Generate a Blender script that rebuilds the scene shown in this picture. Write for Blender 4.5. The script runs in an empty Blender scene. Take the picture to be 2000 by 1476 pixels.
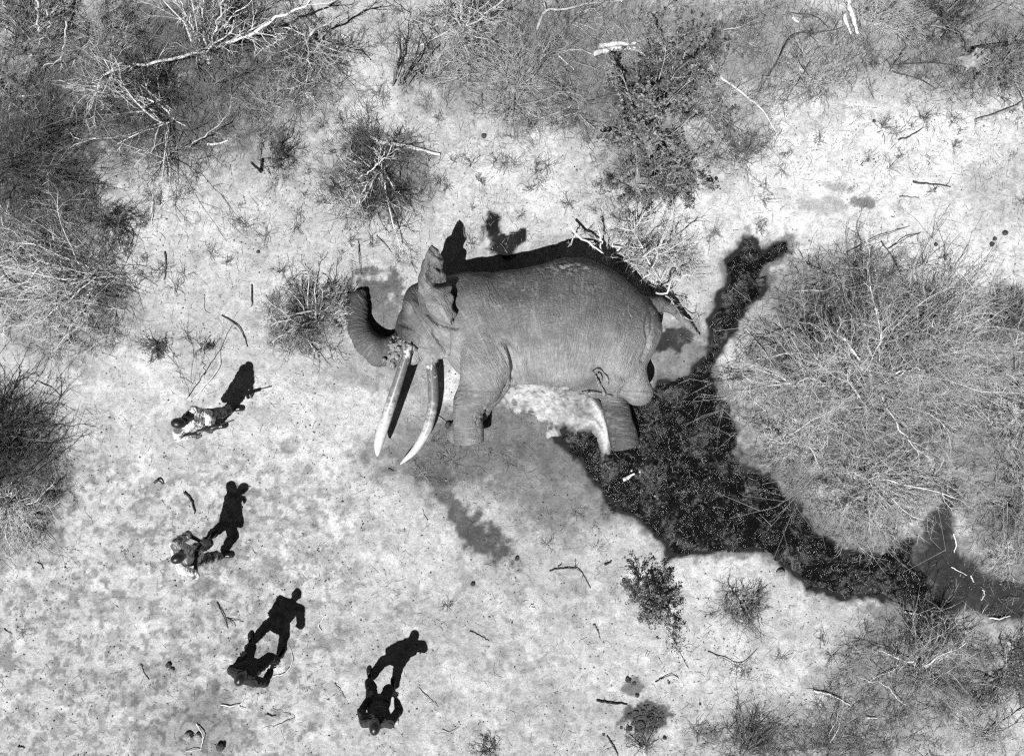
import bpy, math, random
import numpy as np

# ------------------------------------------------------------------ camera, world, sun, exposure
S = bpy.context.scene
CAM_H = 13.0
FPX = 1391.0                      # focal length in units of a 2000 px wide frame
SUN_EL = math.radians(61.0)
SH_AZ = math.radians(65.0)        # direction the shadows fall on the ground

cd = bpy.data.cameras.new('camera')
cam = bpy.data.objects.new('camera', cd)
S.collection.objects.link(cam)
cam.location = (0, 0, CAM_H)
cam.rotation_euler = (0, 0, 0)
cd.sensor_width = 36.0
cd.lens = 36.0 * FPX / 2000.0
cd.clip_start = 0.1
cd.clip_end = 500.0
S.camera = cam

w = bpy.data.worlds.new('World')
S.world = w
w.use_nodes = True
nt = w.node_tree
bg = nt.nodes['Background']
sky = nt.nodes.new('ShaderNodeTexSky')
sky.sky_type = 'NISHITA'
sky.sun_disc = False
sky.sun_elevation = SUN_EL
sky.sun_rotation = math.radians(90) - (SH_AZ + math.pi)
sky.altitude = 1000.0
sky.air_density = 0.6
sky.dust_density = 0.0
bw = nt.nodes.new('ShaderNodeSeparateColor')  # black-and-white photograph through a red filter: neutral, weak sky light
nt.links.new(sky.outputs[0], bw.inputs[0])
nt.links.new(bw.outputs[0], bg.inputs[0])
bg.inputs[1].default_value = 0.05

ld = bpy.data.lights.new('sun', 'SUN')
ld.energy = 5.0
ld.angle = math.radians(0.53)
ld.color = (1, 1, 1)
sun = bpy.data.objects.new('sun', ld)
S.collection.objects.link(sun)
sun.rotation_euler = (0, math.pi / 2 - SUN_EL, SH_AZ + math.pi)   # lamp sits opposite the shadows
sun.location = (-6, -10, 20)

S.view_settings.view_transform = 'Standard'
S.view_settings.look = 'None'
S.view_settings.exposure = 0.4
S.view_settings.gamma = 1.0
S.render.engine = 'CYCLES'
S.cycles.use_denoising = False
S.cycles.max_bounces = 4
S.cycles.diffuse_bounces = 2
S.cycles.pixel_filter_type = 'BLACKMAN_HARRIS'
S.cycles.filter_width = 1.25
S.cycles.caustics_reflective = False
S.cycles.caustics_refractive = False

COL = S.collection
RNG = np.random.default_rng(7)

# ------------------------------------------------------------------ helpers
def W(px, py, z=0.0):
    """point of the place at height z that lies under the photograph's measured position"""
    s = (CAM_H - z) / FPX
    return np.array([(px - 1000.0) * s, -(py - 738.0) * s, z])

def hash2(ix, iy, seed):
    h = (ix.astype(np.int64) * 374761393 + iy.astype(np.int64) * 668265263 + seed * 2147483647 + 1013904223) & 0xFFFFFFFF
    h = ((h ^ (h >> 13)) * 1274126177) & 0xFFFFFFFF
    h = ((h ^ (h >> 16)) * 2246822519) & 0xFFFFFFFF
    return ((h ^ (h >> 15)) & 0xFFFFFF) / float(0xFFFFFF)

def vnoise(x, y, seed=0):
    ix = np.floor(x); iy = np.floor(y)
    fx = x - ix; fy = y - iy
    fx = fx * fx * fx * (fx * (fx * 6 - 15) + 10); fy = fy * fy * fy * (fy * (fy * 6 - 15) + 10)
    a = hash2(ix, iy, seed); b = hash2(ix + 1, iy, seed)
    c = hash2(ix, iy + 1, seed); d = hash2(ix + 1, iy + 1, seed)
    return a + (b - a) * fx + (c - a) * fy + (a - b - c + d) * fx * fy

def fbm(x, y, seed=0, octaves=4, gain=0.5):
    s = 0; amp = 1; tot = 0
    for o in range(octaves):
        s = s + amp * vnoise(x * 2 ** o + 17.3 * o, y * 2 ** o - 9.1 * o, seed + o)
        tot += amp; amp *= gain
    return s / tot

def vnoise3(p, seed=0):
    return (vnoise(p[:, 0] + 3.7 * p[:, 2], p[:, 1] - 2.9 * p[:, 2], seed) +
            vnoise(p[:, 1] * 0.9 + 1.7 * p[:, 0], p[:, 2] + 11.3, seed + 5)) * 0.5

def sstep(a, b, x):
    t = np.clip((x - a) / (b - a), 0, 1)
    return t * t * (3 - 2 * t)

def gh(x, y):
    """height of the sandy ground"""
    x = np.asarray(x, float); y = np.asarray(y, float)
    h = (fbm(x * 0.35 + 40, y * 0.35 + 11, 3, 3) - 0.5) * 0.07
    h = h + (fbm(x * 2.1 + 5, y * 2.1, 9, 3) - 0.5) * 0.035
    return h

def mesh_np(name, V, F):
    """V (n,3), F (m,3|4) numpy -> mesh"""
    me = bpy.data.meshes.new(name)
    V = np.ascontiguousarray(V, dtype=np.float32); F = np.ascontiguousarray(F, dtype=np.int32)
    n, m, k = len(V), len(F), F.shape[1]
    me.vertices.add(n); me.vertices.foreach_set('co', V.ravel())
    me.loops.add(m * k); me.loops.foreach_set('vertex_index', F.ravel())
    me.polygons.add(m)
    me.polygons.foreach_set('loop_start', np.arange(0, m * k, k, dtype=np.int32))
    try:
        me.polygons.foreach_set('loop_total', np.full(m, k, dtype=np.int32))
    except Exception:
        pass
    me.update(calc_edges=True)
    me.validate()
    return me

def smooth(me):
    me.polygons.foreach_set('use_smooth', np.ones(len(me.polygons), dtype=bool))
    me.update()

def link(name, me, mat=None, parent=None, label=None, cat=None, group=None, kind=None):
    o = bpy.data.objects.new(name, me)
    COL.objects.link(o)
    if parent is not None:
        o.parent = parent
    if me is not None and mat is not None and not me.materials:
        me.materials.append(mat)
    if label: o['label'] = label
    if cat: o['category'] = cat
    if group: o['group'] = group
    if kind: o['kind'] = kind
    return o

def empty(name, loc, label, cat, group=None):
    o = bpy.data.objects.new(name, None)
    o.location = loc
    o.empty_display_size = 0.1
    COL.objects.link(o)
    o['label'] = label; o['category'] = cat
    if group: o['group'] = group
    return o

def rel(V, root):
    return np.asarray(V) - np.array(root.location)

def tubes(P, R, sides=3):
    """P (n,k,3), R (n,k) -> V, F of n open tubes"""
    n, k, _ = P.shape
    T = np.empty_like(P)
    T[:, 1:-1] = P[:, 2:] - P[:, :-2]; T[:, 0] = P[:, 1] - P[:, 0]; T[:, -1] = P[:, -1] - P[:, -2]
    T /= np.linalg.norm(T, axis=2, keepdims=True) + 1e-9
    ref = np.zeros((n, 1, 3)); ref[..., 2] = 1
    tz = np.abs(T[:, :, 2]).mean(axis=1) > 0.85
    ref[tz] = (1, 0, 0)
    A = np.cross(T, np.broadcast_to(ref, T.shape)); A /= np.linalg.norm(A, axis=2, keepdims=True) + 1e-9
    B = np.cross(T, A)
    ang = np.arange(sides) * 2 * math.pi / sides + 0.5
    V = (P[:, :, None, :] + R[:, :, None, None] * (np.cos(ang)[None, None, :, None] * A[:, :, None, :] + np.sin(ang)[None, None, :, None] * B[:, :, None, :]))
    idx = np.arange(n * k * sides).reshape(n, k, sides)
    a = idx[:, :-1, :]; b = np.roll(a, -1, axis=2); d = idx[:, 1:, :]; c = np.roll(d, -1, axis=2)
    F = np.stack([a, d, c, b], axis=-1).reshape(-1, 4)
    return V.reshape(-1, 3), F

def join(parts):
    Vs, Fs, off = [], [], 0
    for V, F in parts:
        Vs.append(V); Fs.append(F + off); off += len(V)
    return np.concatenate(Vs), np.concatenate(Fs)

def resample(pts, n):
    """smooth (Catmull-Rom) resampling of a polyline with any number of columns"""
    p = np.asarray(pts, float)
    q = np.vstack([2 * p[0] - p[1], p, 2 * p[-1] - p[-2]])
    d = np.concatenate([[0], np.cumsum(np.linalg.norm(np.diff(p[:, :3], axis=0), axis=1))]); d /= d[-1]
    u = np.linspace(0, 1, n)
    out = np.empty((n, p.shape[1]))
    for i, t in enumerate(u):
        j = min(np.searchsorted(d, t, side='right') - 1, len(p) - 2)
        s = (t - d[j]) / max(d[j + 1] - d[j], 1e-9)
        a, b, c, e = q[j], q[j + 1], q[j + 2], q[j + 3]
        out[i] = 0.5 * (2 * b + (c - a) * s + (2 * a - 5 * b + 4 * c - e) * s * s + (3 * b - a - 3 * c + e) * s ** 3)
    return out

def capped_tube(pts4, n=24, sides=14):
    """pts4: rows x,y,z,r -> closed tube"""
    q = resample(pts4, n)
    V, F = tubes(q[None, :, :3], q[None, :, 3], sides)
    V = np.vstack([V, q[0, :3], q[-1, :3]])
    a = len(V) - 2; b = len(V) - 1
    i = np.arange(sides); j = (i + 1) % sides
    f0 = np.stack([np.full(sides, a), i, j, j], 1)
    o = (n - 1) * sides
    f1 = np.stack([np.full(sides, b), o + j, o + i, o + i], 1)
    # keep everything as quads: degenerate caps become fans of thin quads
    tri0 = f0[:, :3]; tri1 = f1[:, :3]
    return V, F, np.vstack([tri0, tri1])

def mesh_mixed(name, V, quads, tris):
    me = bpy.data.meshes.new(name)
    me.from_pydata(V.tolist(), [], quads.tolist() + tris.tolist())
    me.update()
    smooth(me)
    return me

# ------------------------------------------------------------------ signed-distance modelling (one continuous skin)
class Field:
    def __init__(self, lo, hi, h):
        self.lo = np.array(lo, float); self.h = h
        self.n = np.ceil((np.array(hi) - self.lo) / h).astype(int) + 1
        self.ax = [self.lo[i] + h * np.arange(self.n[i]) for i in range(3)]
        self.D = np.full(self.n, 9.0, dtype=np.float32)

    def block(self, lo, hi):
        s = []
        for i in range(3):
            a = max(0, int(math.floor((lo[i] - self.lo[i]) / self.h)))
            b = min(self.n[i], int(math.ceil((hi[i] - self.lo[i]) / self.h)) + 1)
            if b <= a: return None, None
            s.append(slice(a, b))
        s = tuple(s)
        X = self.ax[0][s[0]][:, None, None]; Y = self.ax[1][s[1]][None, :, None]; Z = self.ax[2][s[2]][None, None, :]
        return s, (X, Y, Z)

    def put(self, s, d, k, op='u'):
        A = self.D[s]
        if op == 'u':
            if k > 0:
                hh = np.clip(0.5 + 0.5 * (A - d) / k, 0, 1)
                r = A * (1 - hh) + d * hh - k * hh * (1 - hh)
                r = np.where(A > 8, np.minimum(A, d), r)
            else:
                r = np.minimum(A, d)
        else:
            hh = np.clip(0.5 - 0.5 * (A + d) / max(k, 1e-4), 0, 1)
            r = A * (1 - hh) - d * hh + k * hh * (1 - hh)
        self.D[s] = r

    def ell(self, c, r, k=0.05, rot=None, op='u'):
        c = np.asarray(c, float); r = np.asarray(r, float)
        m = (r.max() + k + 3 * self.h)
        s, g = self.block(c - m, c + m)
        if s is None: return
        x, y, z = g[0] - c[0], g[1] - c[1], g[2] - c[2]
        if rot is not None:
            R = np.asarray(rot)
            x, y, z = (R[0, 0] * x + R[0, 1] * y + R[0, 2] * z, R[1, 0] * x + R[1, 1] * y + R[1, 2] * z, R[2, 0] * x + R[2, 1] * y + R[2, 2] * z)
        k0 = np.sqrt((x / r[0]) ** 2 + (y / r[1]) ** 2 + (z / r[2]) ** 2)
        k1 = np.sqrt((x / r[0] ** 2) ** 2 + (y / r[1] ** 2) ** 2 + (z / r[2] ** 2) ** 2) + 1e-6
        self.put(s, k0 * (k0 - 1) / k1, k, op)

    def cone(self, a, b, ra, rb, k=0.05, cap=False, zs=1.0, op='u'):
        a = np.asarray(a, float); b = np.asarray(b, float)
        m = max(ra, rb) * max(1, zs) + k + 3 * self.h
        s, (X, Y, Z) = self.block(np.minimum(a, b) - m, np.maximum(a, b) + m)
        if s is None: return
        d = b - a; L = float(d @ d) + 1e-9
        t = np.clip(((X - a[0]) * d[0] + (Y - a[1]) * d[1] + (Z - a[2]) * d[2]) / L, 0, 1)
        dist = np.sqrt((X - a[0] - t * d[0]) ** 2 + (Y - a[1] - t * d[1]) ** 2 + ((Z - a[2] - t * d[2]) / zs) ** 2) - (ra + (rb - ra) * t)
        if cap:
            u = d / math.sqrt(L)
            dist = np.maximum(dist, (X - b[0]) * u[0] + (Y - b[1]) * u[1] + (Z - b[2]) * u[2])
        self.put(s, dist, k, op)

    def chain(self, pts, k=0.05, zs=1.0):
        for p, q in zip(pts[:-1], pts[1:]):
            self.cone(p[:3], q[:3], p[3], q[3], k, zs=zs)

    def mesh(self, name):
        D = self.D
        ins = D < 0
        c = ins[:-1, :-1, :-1].astype(np.int8)
        for dx in (0, 1):
            for dy in (0, 1):
                for dz in (0, 1):
                    if dx + dy + dz:
                        c = c + ins[dx:ins.shape[0] - 1 + dx, dy:ins.shape[1] - 1 + dy, dz:ins.shape[2] - 1 + dz]
        act = (c > 0) & (c < 8)
        I = np.argwhere(act)
        vid = np.full(act.shape, -1, dtype=np.int64); vid[tuple(I.T)] = np.arange(len(I))
        acc = np.zeros((len(I), 3)); cnt = np.zeros(len(I))
        corners = [(x, y, z) for x in (0, 1) for y in (0, 1) for z in (0, 1)]
        for p in corners:
            for ax in range(3):
                if p[ax] == 0:
                    q = list(p); q[ax] = 1
                    v0 = D[I[:, 0] + p[0], I[:, 1] + p[1], I[:, 2] + p[2]]
                    v1 = D[I[:, 0] + q[0], I[:, 1] + q[1], I[:, 2] + q[2]]
                    m = (v0 < 0) != (v1 < 0)
                    t = np.where(m, v0 / np.where(m, v0 - v1, 1), 0)
                    pt = np.array(p, float)[None, :].repeat(len(I), 0)
                    pt[:, ax] += t
                    acc[m] += pt[m]; cnt[m] += 1
        V = self.lo + self.h * (I + acc / np.maximum(cnt, 1)[:, None])
        quads = []
        for ax in range(3):
            s0 = [slice(1, -1)] * 3; s1 = [slice(1, -1)] * 3
            s0[ax] = slice(0, -1); s1[ax] = slice(1, None)
            a = ins[tuple(s0)]; b = ins[tuple(s1)]
            E = np.argwhere(a != b)
            off = np.ones(3, int); off[ax] = 0
            E = E + off
            sgn = ins[E[:, 0], E[:, 1], E[:, 2]]
            u, v = [(1, 2), (2, 0), (0, 1)][ax]
            def cell(du, dv):
                C = E.copy(); C[:, u] -= du; C[:, v] -= dv
                return vid[C[:, 0], C[:, 1], C[:, 2]]
            q = np.stack([cell(1, 1), cell(0, 1), cell(0, 0), cell(1, 0)], 1)
            q[~sgn] = q[~sgn][:, ::-1]
            quads.append(q)
        F = np.concatenate(quads)
        F = F[(F >= 0).all(1)]
        self.V, self.F = V, F
        return V, F

def relax(V, F, it=2, lam=0.5):
    n = len(V)
    e = np.concatenate([F[:, [0, 1]], F[:, [1, 2]], F[:, [2, 3]], F[:, [3, 0]]])
    for _ in range(it):
        acc = np.zeros((n, 3)); cnt = np.zeros(n)
        for i in range(3):
            acc[:, i] = np.bincount(e[:, 0], V[e[:, 1], i], n) + np.bincount(e[:, 1], V[e[:, 0], i], n)
        cnt = np.bincount(e[:, 0], minlength=n) + np.bincount(e[:, 1], minlength=n)
        V = V + lam * (acc / np.maximum(cnt, 1)[:, None] - V)
    return V

def vnormals(V, F):
    N = np.cross(V[F[:, 2]] - V[F[:, 0]], V[F[:, 3]] - V[F[:, 1]])
    out = np.zeros_like(V)
    for j in range(4):
        for i in range(3):
            out[:, i] += np.bincount(F[:, j], N[:, i], len(V))
    return out / (np.linalg.norm(out, axis=1, keepdims=True) + 1e-9)

# ------------------------------------------------------------------ materials (all neutral greys: the photograph is black and white)
def newmat(name, rough=0.9, spec=0.3):
    m = bpy.data.materials.new(name); m.use_nodes = True
    b = m.node_tree.nodes['Principled BSDF']
    b.inputs['Roughness'].default_value = rough
    b.inputs['Specular IOR Level'].default_value = spec
    return m, m.node_tree, b

def N(nt, kind, **kw):
    n = nt.nodes.new(kind)
    for k, v in kw.items():
        if k in n.inputs: n.inputs[k].default_value = v
        else: setattr(n, k, v)
    return n

def ramp(nt, src, stops):
    r = nt.nodes.new('ShaderNodeValToRGB')
    els = r.color_ramp.elements
    while len(els) < len(stops): els.new(0.5)
    for e, (p, v) in zip(els, stops):
        e.position = p; e.color = (v, v, v, 1)
    nt.links.new(src, r.inputs[0])
    return r.outputs[0]

def noise(nt, vec, scale, detail=4, rough=0.55, dist=0.0):
    n = nt.nodes.new('ShaderNodeTexNoise')
    n.inputs['Scale'].default_value = scale; n.inputs['Detail'].default_value = detail
    n.inputs['Roughness'].default_value = rough; n.inputs['Distortion'].default_value = dist
    if vec is not None: nt.links.new(vec, n.inputs['Vector'])
    return n.outputs[0]

def math_(nt, op, a, b):
    n = nt.nodes.new('ShaderNodeMath'); n.operation = op
    for i, v in enumerate((a, b)):
        if isinstance(v, (int, float)): n.inputs[i].default_value = v
        else: nt.links.new(v, n.inputs[i])
    return n.outputs[0]

def coord(nt, kind='Object', scale=None):
    t = nt.nodes.new('ShaderNodeTexCoord')
    if scale is None: return t.outputs[kind]
    mp = nt.nodes.new('ShaderNodeMapping'); mp.inputs['Scale'].default_value = scale
    nt.links.new(t.outputs[kind], mp.inputs['Vector'])
    return mp.outputs[0]

def bump(nt, b, h, strength=0.5, dist=0.02, prev=None):
    n = nt.nodes.new('ShaderNodeBump'); n.inputs['Strength'].default_value = strength; n.inputs['Distance'].default_value = dist
    nt.links.new(h, n.inputs['Height'])
    if prev is not None: nt.links.new(prev, n.inputs['Normal'])
    nt.links.new(n.outputs[0], b.inputs['Normal'])
    return n.outputs[0]

def speckle_mat(name, lo, hi, scale=30, rough=0.9, spec=0.25, bstr=0.4, bdist=0.01, rnd=0.0, p0=0.3, p1=0.7):
    m, nt, b = newmat(name, rough, spec)
    c = coord(nt)
    f = noise(nt, c, scale, 5, 0.6)
    if rnd:
        oi = nt.nodes.new('ShaderNodeObjectInfo')
        f = math_(nt, 'ADD', f, math_(nt, 'MULTIPLY', math_(nt, 'SUBTRACT', oi.outputs['Random'], 0.5), rnd))
    nt.links.new(ramp(nt, f, [(p0, lo), (p1, hi)]), b.inputs['Base Color'])
    if bstr: bump(nt, b, noise(nt, c, scale * 2, 4, 0.6), bstr, bdist)
    return m

def mat_ground():
    m, nt, b = newmat('sand', 0.97, 0.12)
    at = nt.nodes.new('ShaderNodeAttribute'); at.attribute_name = 'tone'
    c = coord(nt)
    f1 = noise(nt, c, 8.0, 6, 0.68, 0.4)
    f2 = noise(nt, c, 70.0, 4, 0.75)
    f3 = noise(nt, c, 2.6, 5, 0.6, 0.6)
    f4 = noise(nt, c, 24.0, 5, 0.7, 0.5)
    v1 = ramp(nt, f1, [(0.32, 0.80), (0.5, 1.0), (0.7, 1.14)])
    v2 = ramp(nt, f2, [(0.34, 0.66), (0.5, 1.0), (0.66, 1.26)])
    v3 = ramp(nt, f3, [(0.3, 0.88), (0.7, 1.1)])
    v4 = ramp(nt, f4, [(0.33, 0.58), (0.43, 0.95), (0.66, 1.16)])
    col = math_(nt, 'MULTIPLY', math_(nt, 'MULTIPLY', at.outputs['Fac'], v1), math_(nt, 'MULTIPLY', v2, math_(nt, 'MULTIPLY', v3, v4)))
    col = math_(nt, 'MINIMUM', col, 0.86)
    nt.links.new(col, b.inputs['Base Color'])
    hgt = math_(nt, 'ADD', math_(nt, 'MULTIPLY', f1, 0.7), math_(nt, 'MULTIPLY', f2, 0.12))
    hgt = math_(nt, 'ADD', hgt, math_(nt, 'MULTIPLY', f4, 0.45))
    bump(nt, b, hgt, 0.8, 0.05)
    return m

def mat_twig(name, lo, hi, rnd=0.25):
    return speckle_mat(name, lo, hi, 6.0, 0.85, 0.3, 0.0, 0.0, rnd, 0.32, 0.68)

def mat_skin():
    m, nt, b = newmat('elephant_hide', 0.8, 0.3)
    c = coord(nt)
    at = nt.nodes.new('ShaderNodeAttribute'); at.attribute_name = 'wrinkle'      # runs along and across the skin creases
    tn = nt.nodes.new('ShaderNodeAttribute'); tn.attribute_name = 'dust_shade'
    def mapped(sc):
        mp = nt.nodes.new('ShaderNodeMapping'); mp.inputs['Scale'].default_value = sc
        nt.links.new(at.outputs['Vector'], mp.inputs['Vector']); return mp.outputs[0]
    n1 = noise(nt, mapped((0.80, 0.16, 0.2)), 1.0, 2, 0.5, 0.8)
    n2 = noise(nt, mapped((0.30, 0.80, 0.2)), 1.0, 1.5, 0.5, 1.2)
    n3 = noise(nt, mapped((0.30, 0.035, 0.1)), 1.0, 1, 0.5, 0.2)
    l1 = ramp(nt, n1, [(0.40, 0.0), (0.5, 1.0), (0.60, 0.0)])
    l2 = ramp(nt, n2, [(0.42, 0.0), (0.5, 1.0), (0.58, 0.0)])
    l3 = ramp(nt, n3, [(0.465, 0.0), (0.5, 1.0), (0.535, 0.0)])
    msk = ramp(nt, noise(nt, c, 1.3, 3, 0.5), [(0.40, 0.1), (0.60, 1.0)])
    l3 = math_(nt, 'MULTIPLY', l3, msk)
    big = noise(nt, c, 2.4, 6, 0.62)
    grit = noise(nt, c, 45.0, 5, 0.7)
    col = ramp(nt, big, [(0.32, 0.12), (0.5, 0.17), (0.68, 0.23)])
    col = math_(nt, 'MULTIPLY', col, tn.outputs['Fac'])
    col = math_(nt, 'MULTIPLY', col, ramp(nt, grit, [(0.3, 0.74), (0.7, 1.24)]))
    col = math_(nt, 'ADD', col, math_(nt, 'MULTIPLY', l3, 0.10))
    col = math_(nt, 'ADD', col, math_(nt, 'MULTIPLY', l1, 0.035))
    nt.links.new(col, b.inputs['Base Color'])
    h = math_(nt, 'ADD', math_(nt, 'MULTIPLY', l1, -0.5), math_(nt, 'MULTIPLY', l2, -0.25))
    h = math_(nt, 'ADD', h, math_(nt, 'MULTIPLY', l3, 0.5))
    h = math_(nt, 'ADD', h, math_(nt, 'MULTIPLY', grit, 0.3))
    bump(nt, b, h, 0.8, 0.028)
    return m

def mat_tusk():
    m, nt, b = newmat('ivory', 0.38, 0.45)
    at = nt.nodes.new('ShaderNodeAttribute'); at.attribute_name = 'along'
    c = coord(nt)
    f = noise(nt, c, 14, 6, 0.7)
    g = math_(nt, 'ADD', at.outputs['Fac'], math_(nt, 'MULTIPLY', math_(nt, 'SUBTRACT', f, 0.5), 1.3))
    nt.links.new(ramp(nt, g, [(0.03, 0.55), (0.09, 0.10), (0.40, 0.17), (0.70, 0.48), (1.0, 0.62)]), b.inputs['Base Color'])
    bump(nt, b, f, 0.15, 0.01)
    return m

def mat_puddle():
    m, nt, b = newmat('wet_mud', 0.15, 0.5)
    c = coord(nt)
    big = noise(nt, c, 2.2, 5, 0.62, 0.5)          # wet hollows and drying clods
    mid = noise(nt, c, 13, 5, 0.65, 0.6)
    fin = noise(nt, c, 48, 3, 0.65)
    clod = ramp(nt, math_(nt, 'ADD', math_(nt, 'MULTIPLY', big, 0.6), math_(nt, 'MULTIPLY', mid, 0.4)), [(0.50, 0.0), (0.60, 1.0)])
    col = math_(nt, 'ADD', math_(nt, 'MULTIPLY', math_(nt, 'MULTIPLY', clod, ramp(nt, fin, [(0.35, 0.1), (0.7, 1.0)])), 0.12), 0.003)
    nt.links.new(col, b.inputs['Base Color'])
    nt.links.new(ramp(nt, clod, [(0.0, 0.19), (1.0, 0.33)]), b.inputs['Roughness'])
    edge = ramp(nt, noise(nt, c, 4.2, 5, 0.68, 0.8), [(0.47, 0.0), (0.53, 0.9), (0.62, 1.0)])
    h = math_(nt, 'MULTIPLY', math_(nt, 'ADD', math_(nt, 'MULTIPLY', mid, 1.0), math_(nt, 'MULTIPLY', fin, 0.24)), edge)
    bump(nt, b, h, 0.95, 0.05)
    return m

def mat_crust():
    m, nt, b = newmat('pale_crust', 0.9, 0.2)
    at = nt.nodes.new('ShaderNodeAttribute'); at.attribute_name = 'tone'
    c = coord(nt)
    f = noise(nt, c, 22, 6, 0.7)
    col = math_(nt, 'MULTIPLY', at.outputs['Fac'], ramp(nt, f, [(0.25, 0.55), (0.7, 1.15)]))
    nt.links.new(math_(nt, 'MINIMUM', col, 0.85), b.inputs['Base Color'])
    bump(nt, b, f, 0.7, 0.04)
    return m

def mat_camo(name):
    m, nt, b = newmat(name, 0.9, 0.15)
    c = coord(nt)
    f = noise(nt, c, 7.5, 3, 0.55, 0.8)
    g = noise(nt, c, 60, 4, 0.6)
    nt.links.new(ramp(nt, f, [(0.0, 0.74), (0.53, 0.68), (0.545, 0.36), (0.60, 0.30), (0.615, 0.12), (1.0, 0.08)]), b.inputs['Base Color'])
    bump(nt, b, g, 0.3, 0.01)
    return m

M = {}
M['sand'] = mat_ground()
M['twig_pale'] = mat_twig('dry_twig_pale', 0.22, 0.78)
M['twig_mid'] = mat_twig('dry_twig_grey', 0.10, 0.55)
M['twig_dark'] = mat_twig('thorn_twig_dark', 0.03, 0.22)
M['grass'] = mat_twig('dry_grass', 0.08, 0.42, 0.0)
M['bark_pale'] = speckle_mat('bleached_wood', 0.34, 0.8, 18, 0.8, 0.25, 0.5, 0.01, 0.15)
M['bark_grey'] = speckle_mat('grey_bark', 0.12, 0.45, 14, 0.9, 0.2, 0.6, 0.01, 0.3)
M['bark_dark'] = speckle_mat('charred_bark', 0.015, 0.09, 14, 0.9, 0.2, 0.6, 0.01, 0.15)
M['leaf'] = speckle_mat('shrub_leaf', 0.035, 0.13, 3.5, 0.6, 0.35, 0.0)
M['leaf_pale'] = speckle_mat('shrub_leaf_dusty', 0.10, 0.36, 3.5, 0.7, 0.3, 0.0)
M['hide'] = mat_skin()
M['ivory'] = mat_tusk()
M['puddle'] = mat_puddle()
M['crust'] = mat_crust()
M['flesh'] = speckle_mat('dried_flesh', 0.03, 0.40, 26, 0.6, 0.4, 0.8, 0.02)
M['dung'] = speckle_mat('dung', 0.025, 0.13, 40, 0.95, 0.1, 1.0, 0.02)
M['dung_pale'] = speckle_mat('dry_dung', 0.10, 0.55, 40, 0.95, 0.1, 1.0, 0.02)
M['stone'] = speckle_mat('stone', 0.12, 0.38, 25, 0.9, 0.2, 0.7, 0.02)
M['skin'] = speckle_mat('dark_skin', 0.022, 0.04, 60, 0.42, 0.5, 0.1, 0.003)
M['hair'] = speckle_mat('cropped_hair', 0.010, 0.022, 150, 0.38, 0.5, 0.15, 0.003)
M['camo'] = mat_camo('camouflage_cloth')
M['camo_dark'] = speckle_mat('camouflage_trousers', 0.05, 0.30, 11, 0.9, 0.15, 0.3, 0.01, 0, 0.42, 0.58)
M['cloth_black'] = speckle_mat('black_cloth', 0.018, 0.045, 30, 0.9, 0.15, 0.3, 0.01)
M['cloth_char'] = speckle_mat('charcoal_cloth', 0.028, 0.06, 30, 0.9, 0.15, 0.3, 0.01)
M['boot'] = speckle_mat('black_leather', 0.008, 0.02, 40, 0.28, 0.6, 0.2, 0.004)
M['gun'] = speckle_mat('gun_metal', 0.010, 0.03, 40, 0.35, 0.5, 0.0)
M['eye'] = speckle_mat('eye_white', 0.5, 0.7, 10, 0.2, 0.5, 0.0)
M['nail'] = speckle_mat('toenail', 0.2, 0.42, 25, 0.6, 0.3, 0.2, 0.005)

# ------------------------------------------------------------------ ground sheet, puddle, pale crust
def poly_sd(px, py, poly):
    """signed distance (px) to a polygon, negative inside"""
    P = np.asarray(poly, float)
    d = np.full(px.shape, 1e9); ins = np.zeros(px.shape, bool)
    for (x0, y0), (x1, y1) in zip(P, np.roll(P, -1, 0)):
        ex, ey = x1 - x0, y1 - y0
        t = np.clip(((px - x0) * ex + (py - y0) * ey) / (ex * ex + ey * ey), 0, 1)
        d = np.minimum(d, (px - x0 - t * ex) ** 2 + (py - y0 - t * ey) ** 2)
        c = ((y0 > py) != (y1 > py)) & (px < (x1 - x0) * (py - y0) / (y1 - y0 + 1e-12) + x0)
        ins ^= c
    d = np.sqrt(d)
    return np.where(ins, -d, d)

PUDDLE = [(1085, 852), (1110, 882), (1132, 902), (1158, 950), (1180, 985), (1200, 1000), (1245, 1005), (1272, 1030), (1300, 1050), (1308, 1080),
          (1400, 1076), (1460, 1068), (1510, 1085), (1545, 1120), (1580, 1146), (1640, 1152), (1700, 1165), (1760, 1180), (1812, 1166), (1818, 1140),
          (1792, 1115), (1778, 1084), (1802, 1050), (1760, 1070), (1700, 1082), (1650, 1078), (1600, 1045), (1550, 990), (1500, 935), (1455, 905), (1436, 860), (1424, 800),
          (1400, 745), (1402, 700), (1432, 650), (1470, 600), (1506, 556), (1502, 532), (1484, 536), (1505, 512), (1546, 490), (1545, 470), (1518, 472),
          (1480, 494), (1462, 468), (1446, 468), (1440, 492), (1420, 512), (1424, 548), (1398, 606), (1384, 676), (1352, 728), (1310, 742), (1280, 745),
          (1235, 770), (1150, 850), (1110, 846)]
CRUST = [(985, 760), (1010, 742), (1060, 740), (1110, 752), (1160, 768), (1182, 795), (1194, 830), (1198, 862), (1190, 888), (1172, 884), (1163, 852),
         (1152, 838), (1128, 842), (1106, 836), (1090, 848), (1075, 852), (1062, 830), (1040, 812), (1012, 800), (990, 790), (978, 775)]

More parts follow.
